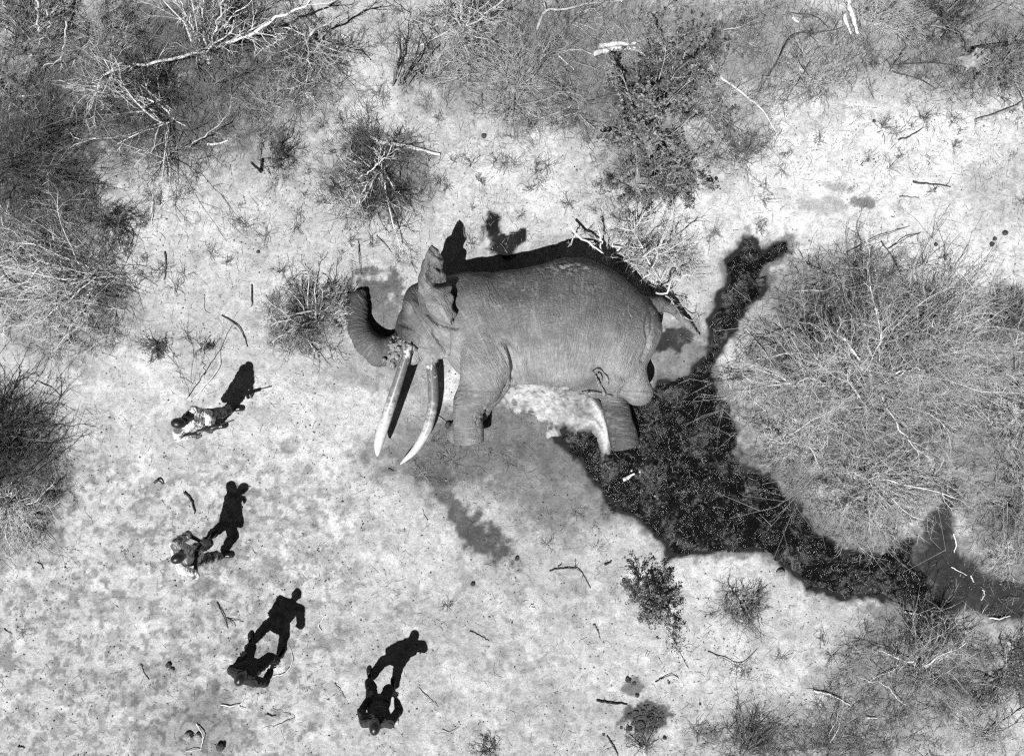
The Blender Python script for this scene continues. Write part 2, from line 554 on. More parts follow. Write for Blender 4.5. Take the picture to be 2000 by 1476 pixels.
def ground():
    def axis(lim, step, far):
        a = np.arange(-lim, lim + step / 2, step)
        out = []; x = lim; s = step
        while x < far:
            s *= 1.35; x += s; out.append(x)
        out = np.array(out)
        return np.concatenate([-out[::-1], a, out])
    xs = axis(9.8, 0.032, 120.0); ys = axis(7.3, 0.032, 120.0)
    X, Y = np.meshgrid(xs, ys, indexing='ij')
    Z = gh(X, Y)
    px = X * FPX / CAM_H + 1000; py = 738 - Y * FPX / CAM_H
    wx = (fbm(px / 90, py / 90, 21, 4) - 0.5) * 90 + (fbm(px / 22, py / 22, 31, 3) - 0.5) * 26
    wy = (fbm(px / 90 + 50, py / 90, 22, 4) - 0.5) * 90 + (fbm(px / 22 + 9, py / 22, 32, 3) - 0.5) * 26
    tone = np.full(X.shape, 0.44)
    tone *= 0.86 + 0.28 * fbm(px / 260, py / 260, 41, 4)
    B = [  # cx, cy, rx, ry, turn, value, strength: sandy, littered and damp areas, soil under bushes darkened further as shade
        (1700, 330, 380, 120, -18, .64, .95), (1450, 440, 260, 70, 0, .62, .85), (1850, 480, 220, 110, 0, .63, .9), (1600, 230, 140, 70, 0, .6, .7),
        (430, 500, 260, 150, 0, .52, .7), (240, 740, 200, 80, 0, .55, .7), (640, 900, 200, 160, 0, .54, .7), (600, 220, 110, 70, 0, .52, .6),
        (725, 190, 60, 150, 0, .5, .7), (1000, 340, 180, 80, 0, .55, .8), (1060, 430, 140, 40, 0, .55, .7), (700, 1060, 220, 140, 0, .53, .6),
        (1360, 1120, 160, 60, 0, .56, .8), (1270, 1290, 220, 100, 0, .52, .7), (1500, 1240, 200, 80, 0, .48, .6), (180, 900, 140, 120, 0, .52, .7),
        (1430, 715, 40, 60, 0, .5, .7), (1880, 800, 60, 120, 0, .42, .6), (1255, 280, 95, 110, 0, .15, .7), (1510, 890, 70, 130, -35, .2, .75), (1640, 1035, 130, 50, 15, .2, .75), (1450, 780, 40, 70, 0, .3, .6), (1560, 570, 120, 70, 0, .24, .6),
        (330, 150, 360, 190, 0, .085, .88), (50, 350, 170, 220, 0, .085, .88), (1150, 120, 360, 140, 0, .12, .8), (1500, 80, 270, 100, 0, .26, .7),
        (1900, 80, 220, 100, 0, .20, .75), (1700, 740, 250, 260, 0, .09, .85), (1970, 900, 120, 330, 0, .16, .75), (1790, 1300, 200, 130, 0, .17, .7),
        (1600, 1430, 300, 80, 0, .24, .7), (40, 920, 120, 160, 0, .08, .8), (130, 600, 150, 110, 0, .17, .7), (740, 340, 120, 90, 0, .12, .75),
        (600, 620, 85, 75, 0, .17, .7), (1440, 240, 90, 90, 0, .34, .5), (560, 290, 60, 60, 0, .32, .5), (1950, 620, 90, 90, 0, .28, .7), (1940, 380, 90, 70, 0, .42, .6),
        (380, 1430, 140, 60, 0, .26, .75), (400, 1385, 60, 45, 20, .2, .6), (230, 1330, 130, 70, 0, .34, .4), (560, 1180, 90, 60, 0, .38, .5),
        (915, 872, 230, 90, -8, .115, .92), (1070, 915, 180, 130, 20, .16, .88), (800, 800, 60, 120, 0, .3, .6), (932, 1038, 105, 34, 45, .07, .95), (870, 965, 100, 20, 50, .11, .9), (1262, 1400, 44, 38, 0, .06, .9), (1235, 1340, 26, 22, 0, .1, .8),
        (725, 565, 60, 55, 0, .09, .92), (748, 618, 58, 58, 0, .15, .85), (750, 735, 110, 40, 0, .25, .7), (650, 690, 70, 60, 0, .34, .5),
        (1320, 700, 85, 85, 0, .2, .9), (1300, 665, 40, 26, 0, .03, .95), (1335, 660, 22, 18, 0, .05, .9), (1000, 815, 90, 40, 0, .17, .8), (1300, 520, 80, 50, 0, .5, .6),
        (960, 440, 18, 34, 25, .015, 1.0), (1000, 468, 38, 16, -25, .015, 1.0), (980, 480, 30, 30, 0, .02, 1.0),
        (1760, 1195, 80, 24, 0, .14, .7),
        (890, 740, 30, 45, 20, .6, .9), (1640, 365, 40, 10, 10, .3, .6), (1690, 395, 26, 16, 0, .1, .8), (1610, 400, 50, 20, 0, .3, .6),
    ]
    nz = fbm(px / 17, py / 17, 121, 4, 0.6) - 0.5
    for cx, cy, rx, ry, rot, val, st in B:
        a = math.radians(rot); m = 0.5 * min(1.0, min(rx, ry) / 60.0)
        dx = px + wx * m - cx; dy = py + wy * m - cy
        u = (dx * math.cos(a) + dy * math.sin(a)) / rx; v = (-dx * math.sin(a) + dy * math.cos(a)) / ry
        r = np.sqrt(u * u + v * v) + nz * (1.3 if min(rx, ry) < 60 else 0.6)
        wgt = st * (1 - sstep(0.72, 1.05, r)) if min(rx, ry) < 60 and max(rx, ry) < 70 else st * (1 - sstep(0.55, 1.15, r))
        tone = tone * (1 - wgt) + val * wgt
    # flat damp spots trodden into the sand, strongest in the lower left
    reg = (1 - sstep(560, 900, px)) * sstep(780, 960, py)
    reg = np.maximum(reg, 0.55 * sstep(950, 1150, py) * (1 - sstep(1150, 1400, px)))
    reg = np.maximum(reg, 0.38)
    sp = sstep(0.58, 0.615, fbm(px / 38 + 3, py / 31, 51, 4, 0.55))
    sp2 = sstep(0.62, 0.66, fbm(px / 20, py / 20 + 7, 61, 3, 0.5))
    sp3 = sstep(0.66, 0.70, fbm(px / 11, py / 11 + 3, 66, 2, 0.5))
    tone *= 1 - reg * np.clip(0.26 * sp + 0.32 * sp2 + 0.42 * sp3, 0, 0.5)
    lt = sstep(0.56, 0.66, fbm(px / 40 + 80, py / 34, 71, 4, 0.6))
    tone *= 0.90 + 0.17 * lt
    near = (np.abs(X) < 9.9) & (np.abs(Y) < 7.4)
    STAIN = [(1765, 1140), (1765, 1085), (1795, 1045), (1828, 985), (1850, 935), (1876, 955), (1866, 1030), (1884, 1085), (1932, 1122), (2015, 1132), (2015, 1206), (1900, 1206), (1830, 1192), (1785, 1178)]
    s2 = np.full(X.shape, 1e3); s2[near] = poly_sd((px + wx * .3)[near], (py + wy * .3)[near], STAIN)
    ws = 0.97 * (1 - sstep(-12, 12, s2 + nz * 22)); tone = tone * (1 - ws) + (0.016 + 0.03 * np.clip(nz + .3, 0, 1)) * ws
    sd = np.full(X.shape, 1e3)
    wpx = px + wx * 0.32; wpy = py + wy * 0.32
    sd[near] = poly_sd(wpx[near], wpy[near], PUDDLE)
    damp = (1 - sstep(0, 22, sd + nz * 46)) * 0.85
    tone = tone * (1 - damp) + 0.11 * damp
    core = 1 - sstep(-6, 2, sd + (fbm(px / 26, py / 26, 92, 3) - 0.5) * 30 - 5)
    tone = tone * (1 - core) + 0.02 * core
    Z = Z - 0.02 * (1 - sstep(-30, 10, sd))
    # hoof and foot scuffs
    rg = np.random.default_rng(77)
    for i in range(230):
        fx, fy = rg.uniform(-9, 2.5), rg.uniform(-6.8, 1.5)
        if i < 60: fx, fy = rg.normal(-4.6, 1.2), rg.normal(-3.4, 1.6)
        big = rg.uniform() < .3
        ra, rb = (.20, .17) if big else (.14, .052)
        a = rg.uniform(0, 6.28) if big else rg.normal(1.1, .9)
        ix = slice(*np.searchsorted(xs, (fx - .4, fx + .4))); iy = slice(*np.searchsorted(ys, (fy - .4, fy + .4)))
        dx = X[ix, iy] - fx; dy = Y[ix, iy] - fy
        u = (dx * math.cos(a) + dy * math.sin(a)) / ra; v = (-dx * math.sin(a) + dy * math.cos(a)) / rb
        r = np.sqrt(u * u + v * v)
        Z[ix, iy] += -.016 * (1 - sstep(.6, 1.0, r)) + .010 * np.exp(-((r - 1.2) / .22) ** 2)
        if big: tone[ix, iy] *= 1 - .16 * (1 - sstep(.7, 1.05, r + nz[ix, iy] * .6))
    Z = Z + 0.012 * (fbm(px / 14, py / 14, 81, 3) - 0.5) * np.where(near, 1, 0)
    global GX, GY, GZ
    nx, ny = X.shape
    idx = np.arange(nx * ny).reshape(nx, ny)
    F = np.stack([idx[:-1, :-1], idx[1:, :-1], idx[1:, 1:], idx[:-1, 1:]], -1).reshape(-1, 4)
    me = mesh_np('ground', np.stack([X, Y, Z], -1).reshape(-1, 3), F)
    smooth(me)
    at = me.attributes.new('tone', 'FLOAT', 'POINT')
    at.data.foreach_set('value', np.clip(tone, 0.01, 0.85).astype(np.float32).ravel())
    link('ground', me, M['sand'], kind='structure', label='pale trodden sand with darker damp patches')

    # the puddle: its own wet sheet a little above the hollow it lies in
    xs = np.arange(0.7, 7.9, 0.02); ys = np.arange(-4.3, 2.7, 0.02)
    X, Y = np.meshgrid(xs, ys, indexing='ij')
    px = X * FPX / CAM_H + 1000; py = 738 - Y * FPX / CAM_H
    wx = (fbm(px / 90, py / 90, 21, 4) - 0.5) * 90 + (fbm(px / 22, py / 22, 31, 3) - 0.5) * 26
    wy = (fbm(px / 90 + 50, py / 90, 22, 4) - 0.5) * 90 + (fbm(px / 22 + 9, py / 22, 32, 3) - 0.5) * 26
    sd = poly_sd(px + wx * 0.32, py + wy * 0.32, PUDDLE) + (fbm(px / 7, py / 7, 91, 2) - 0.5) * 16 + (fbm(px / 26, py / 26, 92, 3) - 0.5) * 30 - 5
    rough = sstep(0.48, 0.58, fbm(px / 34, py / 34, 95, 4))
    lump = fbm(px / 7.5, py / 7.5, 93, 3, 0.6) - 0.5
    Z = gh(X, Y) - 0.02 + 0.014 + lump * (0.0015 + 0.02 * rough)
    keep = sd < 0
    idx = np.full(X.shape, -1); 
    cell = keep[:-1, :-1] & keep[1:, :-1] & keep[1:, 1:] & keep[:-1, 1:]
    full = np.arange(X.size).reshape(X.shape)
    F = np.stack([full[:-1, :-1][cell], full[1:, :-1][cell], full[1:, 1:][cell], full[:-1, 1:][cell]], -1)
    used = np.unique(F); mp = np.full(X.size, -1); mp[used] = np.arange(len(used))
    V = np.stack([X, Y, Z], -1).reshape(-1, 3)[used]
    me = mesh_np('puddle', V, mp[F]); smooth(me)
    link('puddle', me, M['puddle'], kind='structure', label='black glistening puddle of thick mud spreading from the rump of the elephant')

    # pale crust between the legs
    xs = np.arange(-0.4, 2.1, 0.014); ys = np.arange(-1.6, 0.2, 0.014)
    X, Y = np.meshgrid(xs, ys, indexing='ij')
    px = X * FPX / CAM_H + 1000; py = 738 - Y * FPX / CAM_H
    smooth_edge = poly_sd(px, py, CRUST)
    jag = (fbm(px / 16, py / 16, 101, 4, .62) - 0.5) * 46 * (1 - sstep(1120, 1175, px))
    sd = smooth_edge + jag
    arc = np.sqrt((px - 1095) ** 2 + (py - 865) ** 2)
    rim = np.exp(-((smooth_edge + 14) / 12) ** 2) * sstep(1125, 1165, px)
    inner = 1 - sstep(-40, 0, sd)
    Z = gh(X, Y) + 0.01 + 0.05 * inner + 0.15 * rim + (fbm(px / 10, py / 10, 103, 4, 0.6) - 0.5) * 0.09 * inner
    tone = 0.52 - 0.36 * sstep(0.45, 0.6, fbm(px / 34, py / 34, 105, 4)) * sstep(1075, 1110, px) * (1 - rim)
    tone = np.maximum(tone, 0.5 * rim * (0.5 + fbm(px / 12, py / 12, 113, 3)))
    tone *= 0.45 + 0.55 * (1 - sstep(-16, 0, sd + (fbm(px / 8, py / 8, 111, 3) - .5) * 22)) + .2 * rim
    tone *= (0.6 + 0.7 * fbm(px / 9, py / 9, 107, 3)) * (1 - 0.45 * sstep(1085, 1125, px + (fbm(px / 20, py / 20, 109, 3) - .5) * 60) * (1 - rim))
    cell = (sd < 0); cell = cell[:-1, :-1] & cell[1:, :-1] & cell[1:, 1:] & cell[:-1, 1:]
    full = np.arange(X.size).reshape(X.shape)
    F = np.stack([full[:-1, :-1][cell], full[1:, :-1][cell], full[1:, 1:][cell], full[:-1, 1:][cell]], -1)
    used = np.unique(F); mp = np.full(X.size, -1); mp[used] = np.arange(len(used))
    V = np.stack([X, Y, Z], -1).reshape(-1, 3)[used]
    me = mesh_np('pale_crust', V, mp[F]); smooth(me)
    at = me.attributes.new('tone', 'FLOAT', 'POINT'); at.data.foreach_set('value', np.clip(tone, 0.03, 0.8).reshape(-1)[used].astype(np.float32))
    link('pale_crust', me, M['crust'], kind='stuff', label='white crumbly crust on the ground between belly and hind foot of the elephant', cat='crust')

ground()

# ------------------------------------------------------------------ elephant
def hide_maps(me, V, px=None, py=None, mul=1.0):
    """crease directions, dirt and painted shading on the hide"""
    if px is None:
        px = V[:, 0] * FPX / (CAM_H - V[:, 2]) + 1000; py = 738 - V[:, 1] * FPX / (CAM_H - V[:, 2])
    a = np.arctan2(px - 1085, 960 - py); r = np.hypot(px - 1085, 960 - py)
    su = a * 330 / 5.0; sv = r / 5.0
    leg = sstep(745, 785, py); tr = 1 - sstep(770, 800, px)
    w3 = np.stack([su, sv, V[:, 2] * 20], 1)
    wl = np.stack([py / 5.0, px / 5.0, V[:, 2] * 20], 1)
    an = np.arctan2(py - 640, px - 752)
    wt = np.stack([an * 60 / 4.0, np.hypot(py - 640, px - 752) / 5.0, V[:, 2] * 20], 1)
    w3 = np.where((leg > .5)[:, None], wl, w3); w3 = np.where((tr > .5)[:, None], wt, w3)
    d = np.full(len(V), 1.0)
    d *= 0.64 + 0.86 * sstep(550, 745, py) * (1 - .6 * leg)          # shading painted into the hide: darker back, paler flank and belly
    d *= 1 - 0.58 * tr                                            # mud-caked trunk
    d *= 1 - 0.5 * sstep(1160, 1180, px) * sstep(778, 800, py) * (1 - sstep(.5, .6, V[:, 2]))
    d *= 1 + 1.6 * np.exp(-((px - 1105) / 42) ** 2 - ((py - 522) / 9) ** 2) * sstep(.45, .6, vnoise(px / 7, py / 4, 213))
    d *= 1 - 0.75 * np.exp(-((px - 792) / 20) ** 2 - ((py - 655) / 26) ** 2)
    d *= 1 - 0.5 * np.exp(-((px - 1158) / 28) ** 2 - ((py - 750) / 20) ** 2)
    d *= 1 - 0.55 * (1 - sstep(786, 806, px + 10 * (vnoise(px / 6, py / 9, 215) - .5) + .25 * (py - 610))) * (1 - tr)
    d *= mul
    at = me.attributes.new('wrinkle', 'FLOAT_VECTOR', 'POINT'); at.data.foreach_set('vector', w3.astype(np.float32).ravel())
    at = me.attributes.new('dust_shade', 'FLOAT', 'POINT'); at.data.foreach_set('value', d.astype(np.float32))

def elephant():
    root = empty('elephant', (0.6, 0.5, 0), 'large dead elephant lying on its side with two long tusks', 'elephant')
    h = 0.017
    f = Field((-3.15, -1.45, -0.16), (3.5, 2.3, 1.95), h)
    # torso: cross-sections along the body (station px, back edge px, belly edge px, centre z, half height)
    st = np.array([
        (856, 575, 672, .56, .42), (872, 545, 700, .58, .54), (900, 532, 732, .62, .64), (940, 531, 750, .66, .72), (985, 530, 752, .70, .77), (1030, 523, 752, .78, .86), (1055, 518, 752, .82, .89),
        (1100, 504, 756, .84, .90), (1150, 507, 768, .82, .87), (1200, 530, 772, .75, .80), (1235, 560, 748, .68, .70),
        (1258, 582, 722, .60, .60), (1276, 602, 690, .5, .46), (1288, 628, 662, .42, .28)], float)
    xs, yt, yb, zc, zb = [], [], [], [], []
    fine = resample(st, 160)
    p_t = np.array([W(a, b, z) for a, b, _, z, _ in fine]); p_b = np.array([W(a, c, z) for a, _, c, z, _ in fine])
    xw = p_t[:, 0]
    order = np.argsort(xw)
    X = f.ax[0]
    yc = np.interp(X, xw[order], ((p_t[:, 1] + p_b[:, 1]) / 2)[order])
    ya = np.interp(X, xw[order], ((p_t[:, 1] - p_b[:, 1]) / 2)[order])
    zc = np.interp(X, xw[order], fine[order, 3]); zb = np.interp(X, xw[order], fine[order, 4])
    i0 = np.searchsorted(X, xw.min()); i1 = np.searchsorted(X, xw.max())
    s = (slice(max(i0 - 10, 0), i1 + 10), slice(None), slice(None))
    A = (slice(max(i0 - 10, 0), i1 + 10), None, None)
    Yg = f.ax[1][None, :, None]; Zg = f.ax[2][None, None, :]
    ex = 2.0
    q = (np.abs((Yg - yc[A]) / ya[A]) ** ex + np.abs((Zg - zc[A]) / zb[A]) ** ex) ** (1 / ex)
    d = (q - 1) * np.minimum(ya[A], zb[A])
    endd = np.maximum(xw.min() - X[A], X[A] - xw.max())
    d = np.maximum(d, endd)
    f.put(s, d.astype(np.float32), 0.05)
    def c(p, q_, k=0.08, cap=False):
        f.cone(W(*p[:3]), W(*q_[:3]), p[3], q_[3], k, cap)
    def e(px, py, z, r, k=0.1):
        f.ell(W(px, py, z), r, k)
    # shoulder, hip and spine relief
    e(942, 610, 1.02, (.34, .55, .40), .2)
    e(1190, 660, 1.10, (.40, .56, .46), .25)
    e(1150, 545, 1.02, (.28, .16, .36), .15)
    e(1085, 650, 1.18, (.66, .55, .46), .3)
    # neck and skull
    e(860, 610, .62, (.45, .62, .56), .16)
    e(826, 606, .60, (.34, .50, .52), .12)
    e(812, 585, .78, (.20, .24, .34), .08)
    e(805, 600, 1.0, (.15, .2, .16), .08)
    e(835, 640, .72, (.34, .36, .42), .1)
    c((838, 640, .70, .32), (862, 682, .55, .17), .07)
    e(800, 632, .66, (.22, .26, .36), .08)
    c((800, 640, .55, .26), (806, 690, .50, .20), .06)
    c((830, 660, .50, .26), (840, 696, .40, .17), .06)
    e(795, 650, 0.88, (.16, .14, .12), .05)
    c((846, 655, .92, .16), (868, 688, .78, .09), .05)
    # trunk lying in a curl on the sand
    tr = [(792, 672, .36, .27), (766, 688, .27, .255), (742, 688, .25, .25), (718, 671, .22, .225), (702, 642, .19, .195), (697, 608, .165, .17), (700, 582, .15, .145)]
    for a, b in zip(tr[:-1], tr[1:]):
        c(a, b, .06)
    c((700, 590, .15, .145), (707, 574, .13, .10), .03)
    # forelegs
    f.cone(W(990, 668, 1.56), W(1012, 706, 1.38), .05, .13, .06, op='d')
    f.cone(W(1012, 706, 1.38), W(1016, 756, 1.02), .13, .16, .06, op='d')
    fl = [(944, 640, 1.02, .40), (951, 712, 1.06, .425), (940, 752, .92, .37), (918, 785, .72, .29)]
    for a, b in zip(fl[:-1], fl[1:]):
        c(a, b, .03)
    c((918, 785, .72, .285), (914, 818, .56, .25), .05)
    c((914, 812, .58, .25), (916, 862, .46, .265), .03, True)
    c((975, 735, .35, .3), (935, 800, .24, .2), .05)
    c((935, 800, .24, .2), (892, 846, .2, .19), .05)
    # hind legs: folded hock above, the other foot below
    c((1190, 665, .86, .46), (1226, 728, .78, .34), .1)
    c((1214, 722, .80, .36), (1247, 765, .70, .25), .08)
    c((1196, 776, .24, .20), (1208, 812, .24, .235), .03)
    c((1205, 800, .25, .235), (1222, 874, .22, .27), .03, True)
    # belly folds towards the groin
    e(1140, 752, .72, (.24, .13, .3), .08)
    e(1170, 765, .7, (.2, .1, .24), .06)
    # tail
    tl = [(1262, 598, .62, .17), (1285, 594, .56, .13), (1312, 602, .42, .09), (1342, 632, .22, .06), (1366, 657, .10, .035)]
    for a, b in zip(tl[:-1], tl[1:]):
        c(a, b, .05)
    V, F = f.mesh('body')
    V = relax(V, F, 2, 0.5)
    Nn = vnormals(V, F)
    # trunk rings, knee folds and broad sag wrinkles as real relief
    px = V[:, 0] * FPX / (CAM_H - V[:, 2]) + 1000; py = 738 - V[:, 1] * FPX / (CAM_H - V[:, 2])
    disp = (vnoise(px / 16, py / 40, 201) - 0.5) * 0.016 + (vnoise(px / 40 + 4, py / 30, 203) - 0.5) * 0.03
    ang = np.arctan2(py - 640, px - 752)
    intr = (px < 772) & (py > 560) & (py < 730)
    disp += np.where(intr, 0.004 * np.sin(ang * 46 + 5 * vnoise(px / 14, py / 14, 205)), 0)
    kn = np.exp(-((px - 930) / 30) ** 2 - ((py - 808) / 12) ** 2)
    disp += kn * 0.012 * np.sin(py * 0.62 - px * 0.2)
    up = sstep(-.1, .3, Nn[:, 2])
    def crease(pts, depth, wd):
        q = resample(np.array([(a, b, 0) for a, b in pts], float), 24)
        dm = np.full(len(px), 1e9)
        for a, b in zip(q[:-1], q[1:]):
            ex_, ey_ = b[0] - a[0], b[1] - a[1]
            t = np.clip(((px - a[0]) * ex_ + (py - a[1]) * ey_) / (ex_ * ex_ + ey_ * ey_ + 1e-9), 0, 1)
            dm = np.minimum(dm, np.hypot(px - a[0] - t * ex_, py - a[1] - t * ey_))
        return -depth * np.exp(-(dm / wd) ** 2) * up
    disp += crease([(984, 668), (999, 692), (1006, 722), (1003, 750)], .11, 6)
    disp += crease([(990, 676), (1012, 700), (1022, 742)], .03, 5)
    disp += crease([(846, 650), (858, 668), (873, 692)], .06, 3.2)
    disp += crease([(838, 662), (850, 676), (862, 694)], .035, 2.6)
    disp += crease([(836, 612), (848, 626), (866, 636), (890, 640)], .07, 4)
    disp += crease([(778, 632), (800, 640), (814, 652), (822, 672)], .07, 3.5)
    disp += crease([(872, 640), (876, 664), (872, 690)], .04, 5)
    disp += crease([(1270, 606), (1262, 640), (1268, 672), (1255, 705)], .04, 4)
    disp += crease([(1276, 614), (1272, 648), (1264, 690)], .03, 3)
    disp += crease([(1205, 735), (1225, 742), (1244, 738)], .04, 4)
    disp += crease([(1120, 770), (1150, 758), (1172, 742), (1168, 724)], .05, 9)
    disp += crease([(1215, 765), (1228, 752), (1240, 748)], .04, 4)
    for k_ in range(5):
        disp += crease([(918 + 3 * k_, 800 + 7 * k_), (934, 797 + 6 * k_), (947, 790 + 6 * k_)], .022, 2.4)
    for k_ in range(4):
        disp += crease([(896, 752 + 9 * k_), (912, 750 + 8 * k_), (922 + 4 * k_, 742 + 8 * k_)], .012, 2.5)
    disp -= .06 * np.exp(-((px - 822) / 12) ** 2 - ((py - 574) / 16) ** 2) * up
    disp += .03 * np.exp(-((px - 806) / 9) ** 2 - ((py - 594) / 10) ** 2) * up
    crustp = np.exp(-((px - 1105) / 45) ** 2 - ((py - 522) / 12) ** 2)
    disp += crustp * (vnoise(px / 5, py / 4, 211) - 0.4) * 0.05
    V = V + Nn * disp[:, None]
    def topz(a, b_, Vz=V[:, 2].copy(), px=px, py=py):
        m_ = (np.abs(px - a) < 7) & (np.abs(py - b_) < 7)
        return float(Vz[m_].max()) if m_.any() else .5
    me = mesh_np('body', rel(V, root), F); smooth(me)
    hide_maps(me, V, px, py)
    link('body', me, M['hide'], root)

    # ear: a thick folded flap from the crown down over the neck
    L = resample([W(838, 484, 1.42), W(830, 505, 1.38), W(829, 545, 1.30), W(829, 580, 1.28), W(836, 606, 1.34), W(858, 624, 1.36), W(878, 634, 1.32)], 44)
    R = resample([W(846, 479, 1.40), W(863, 500, 1.30), W(868, 532, 1.18), W(878, 560, 1.34), W(887, 592, 1.40), W(890, 616, 1.38), W(885, 634, 1.32)], 44)
    nv = 22
    u = np.linspace(0, 1, 44)[:, None]; v = np.linspace(0, 1, nv)[None, :]
    P = L[:, None, :] * (1 - v[..., None]) + R[:, None, :] * v[..., None]
    bulge = 0.09 * np.sin(math.pi * v) * (0.4 + 0.8 * u)
    fold = 0.06 * np.exp(-((u - 0.34) / 0.08) ** 2) * np.cos(v * 9) + 0.055 * np.sin(u * 46 + 3 * np.sin(v * 5)) * np.exp(-((u - 0.2) / 0.22) ** 2) * v
    gr = -0.22 * np.exp(-((u - 0.42 - 0.05 * v) / 0.05) ** 2) * sstep(0.3, 0.7, v)
    edge = 0.02 * np.sin(u * 60) * v ** 3
    P[..., 2] += bulge + fold + gr + edge + (fbm(u * 9 + v * 0, v * 4 + u * 3, 231, 3) - .5) * .16 * (1 - sstep(.3, .55, u)) + (fbm(u * 14 + v * 0, v * 9, 233, 2) - .5) * .03
    P[..., 0] += (fbm(u * 12 + v * 0, v * 3, 235, 2) - .5) * .09 * v
    P[..., 0] += 0.02 * np.sin(u * 38) * v ** 2
    nu = 44
    Vt = P.reshape(-1, 3); Vb = Vt - np.array([0, 0, 0.06])
    idx = np.arange(nu * nv).reshape(nu, nv)
    top = np.stack([idx[:-1, :-1], idx[:-1, 1:], idx[1:, 1:], idx[1:, :-1]], -1).reshape(-1, 4)
    n0 = nu * nv
    bot = top[:, ::-1] + n0
    ring = np.concatenate([idx[0, :], idx[1:, -1], idx[-1, -2::-1], idx[-2:0:-1, 0]])
    nxt = np.roll(ring, -1)
    side = np.stack([ring, nxt, nxt + n0, ring + n0], -1)
    me = mesh_np('ear', rel(np.vstack([Vt, Vb]), root), np.vstack([top, bot, side[:, ::-1]])); smooth(me)
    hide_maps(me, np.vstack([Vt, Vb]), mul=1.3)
    ear = link('ear', me, M['hide'], root, label='ear folded up over the neck')
    # ear root holding the flap to the skull
    f2 = Field(W(800, 660, 1.0) - .3, W(900, 470, 1.4) + .3, 0.022)
    f2.cone(W(832, 545, 1.05), W(834, 600, 1.02), .13, .16, .05)
    f2.cone(W(834, 512, 1.16), W(832, 545, 1.08), .07, .12, .05)
    f2.cone(W(846, 500, 1.2), W(834, 520, 1.16), .05, .09, .05)
    V, F = f2.mesh('r'); V = relax(V, F, 2)
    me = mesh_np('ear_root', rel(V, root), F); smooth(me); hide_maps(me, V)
    link('ear_root', me, M['hide'], ear)

    for pts in ([(798, 672, .84, .07), (795, 690, .83, .075), (787, 715, .80, .08), (770, 768, .72, .09), (752, 822, .63, .098), (741, 860, .56, .088), (738, 878, .54, .06), (737, 890, .53, .02)],
                [(839, 692, .36, .085), (841, 712, .35, .088), (845, 742, .33, .092), (845, 790, .30, .092), (834, 838, .27, .086), (812, 876, .24, .066), (794, 895, .22, .042), (782, 906, .21, .012)]):
        q = np.array([np.append(W(a, b, z), r) for a, b, z, r in pts])
        V, Fq, Ft = capped_tube(q, 60, 20)
        me = mesh_mixed('tusk', rel(V, root), Fq, Ft)
        al = np.concatenate([np.repeat(np.linspace(0, 1, 60), 20), [0, 1]]).astype(np.float32)
        at = me.attributes.new('along', 'FLOAT', 'POINT'); at.data.foreach_set('value', al)
        link('tusk', me, M['ivory'], root, label='bleached upper tusk' if pts[0][0] == 798 else 'lower tusk curving to a point')

    # torn pale tissue at the tusk root and pale folds at the groin
    def lumps(name, pts, seed, label, r0=.05):
        rg = np.random.default_rng(seed)
        P = np.array([W(p[0], p[1], p[2] if p[2] else topz(p[0], p[1])) for p in pts])
        ff = Field(P.min(0) - .2, P.max(0) + .2, 0.014)
        for p, rr in zip(P, [p[3] for p in pts]):
            for _ in range(16):
                o = rg.normal(0, rr * 0.6, 3); o[2] *= 0.5
                ff.ell(p + o, np.abs(rg.normal(rr * .3, rr * .12, 3)) + .01, .02)
        V, F = ff.mesh(name); V = relax(V, F, 1)
        V = V + vnormals(V, F) * ((vnoise3(V * 45, 4) - .5) * .025)[:, None]
        me = mesh_np(name, rel(V, root), F); smooth(me)
        link(name, me, M['flesh'], root, label=label)
    lumps('torn_flesh', [(795, 672, .86, .08), (780, 670, .75, .09), (768, 676, .62, .09), (766, 695, .5, .09), (762, 710, .38, .07), (806, 678, .78, .06), (775, 690, .55, .07)], 5, 'pale torn tissue round the upper tusk root')
    ridges = [[(1158, 727), (1166, 721), (1176, 726), (1185, 738), (1188, 750)], [(1163, 733), (1168, 746), (1177, 760), (1180, 768)], [(1136, 771), (1152, 767), (1170, 768), (1196, 775)], [(1170, 730), (1176, 742), (1172, 754)]]
    for k_, rd in enumerate(ridges):
        q = np.array([W(a, b_, topz(a, b_) + .005) for a, b_ in rd]); q = resample(q, 12)
        ff = Field(q.min(0) - .12, q.max(0) + .12, .012)
        for a, b_ in zip(q[:-1], q[1:]):
            ff.cone(a, b_, .018 + .008 * math.sin(a[0] * 50), .018 + .008 * math.sin(b_[0] * 50), .01)
        V2, F2 = ff.mesh('fold'); V2 = relax(V2, F2, 1)
        V2 = V2 + vnormals(V2, F2) * ((vnoise3(V2 * 40, 9) - .5) * .02)[:, None]
        me = mesh_np('skin_fold', rel(V2, root), F2); smooth(me)
        link('skin_fold', me, M['flesh'], root)
    # toenails
    for a, b, z in ((893, 858, .40), (906, 863, .56), (922, 864, .60), (937, 861, .52)):
        p = W(a, b, z)
        ff = Field(p - .1, p + .1, .012); ff.ell(p, (.055, .03, .05), 0)
        V, F = ff.mesh('n'); me = mesh_np('toenail', rel(V, root), F); smooth(me)
        link('toenail', me, M['nail'], root)

elephant()

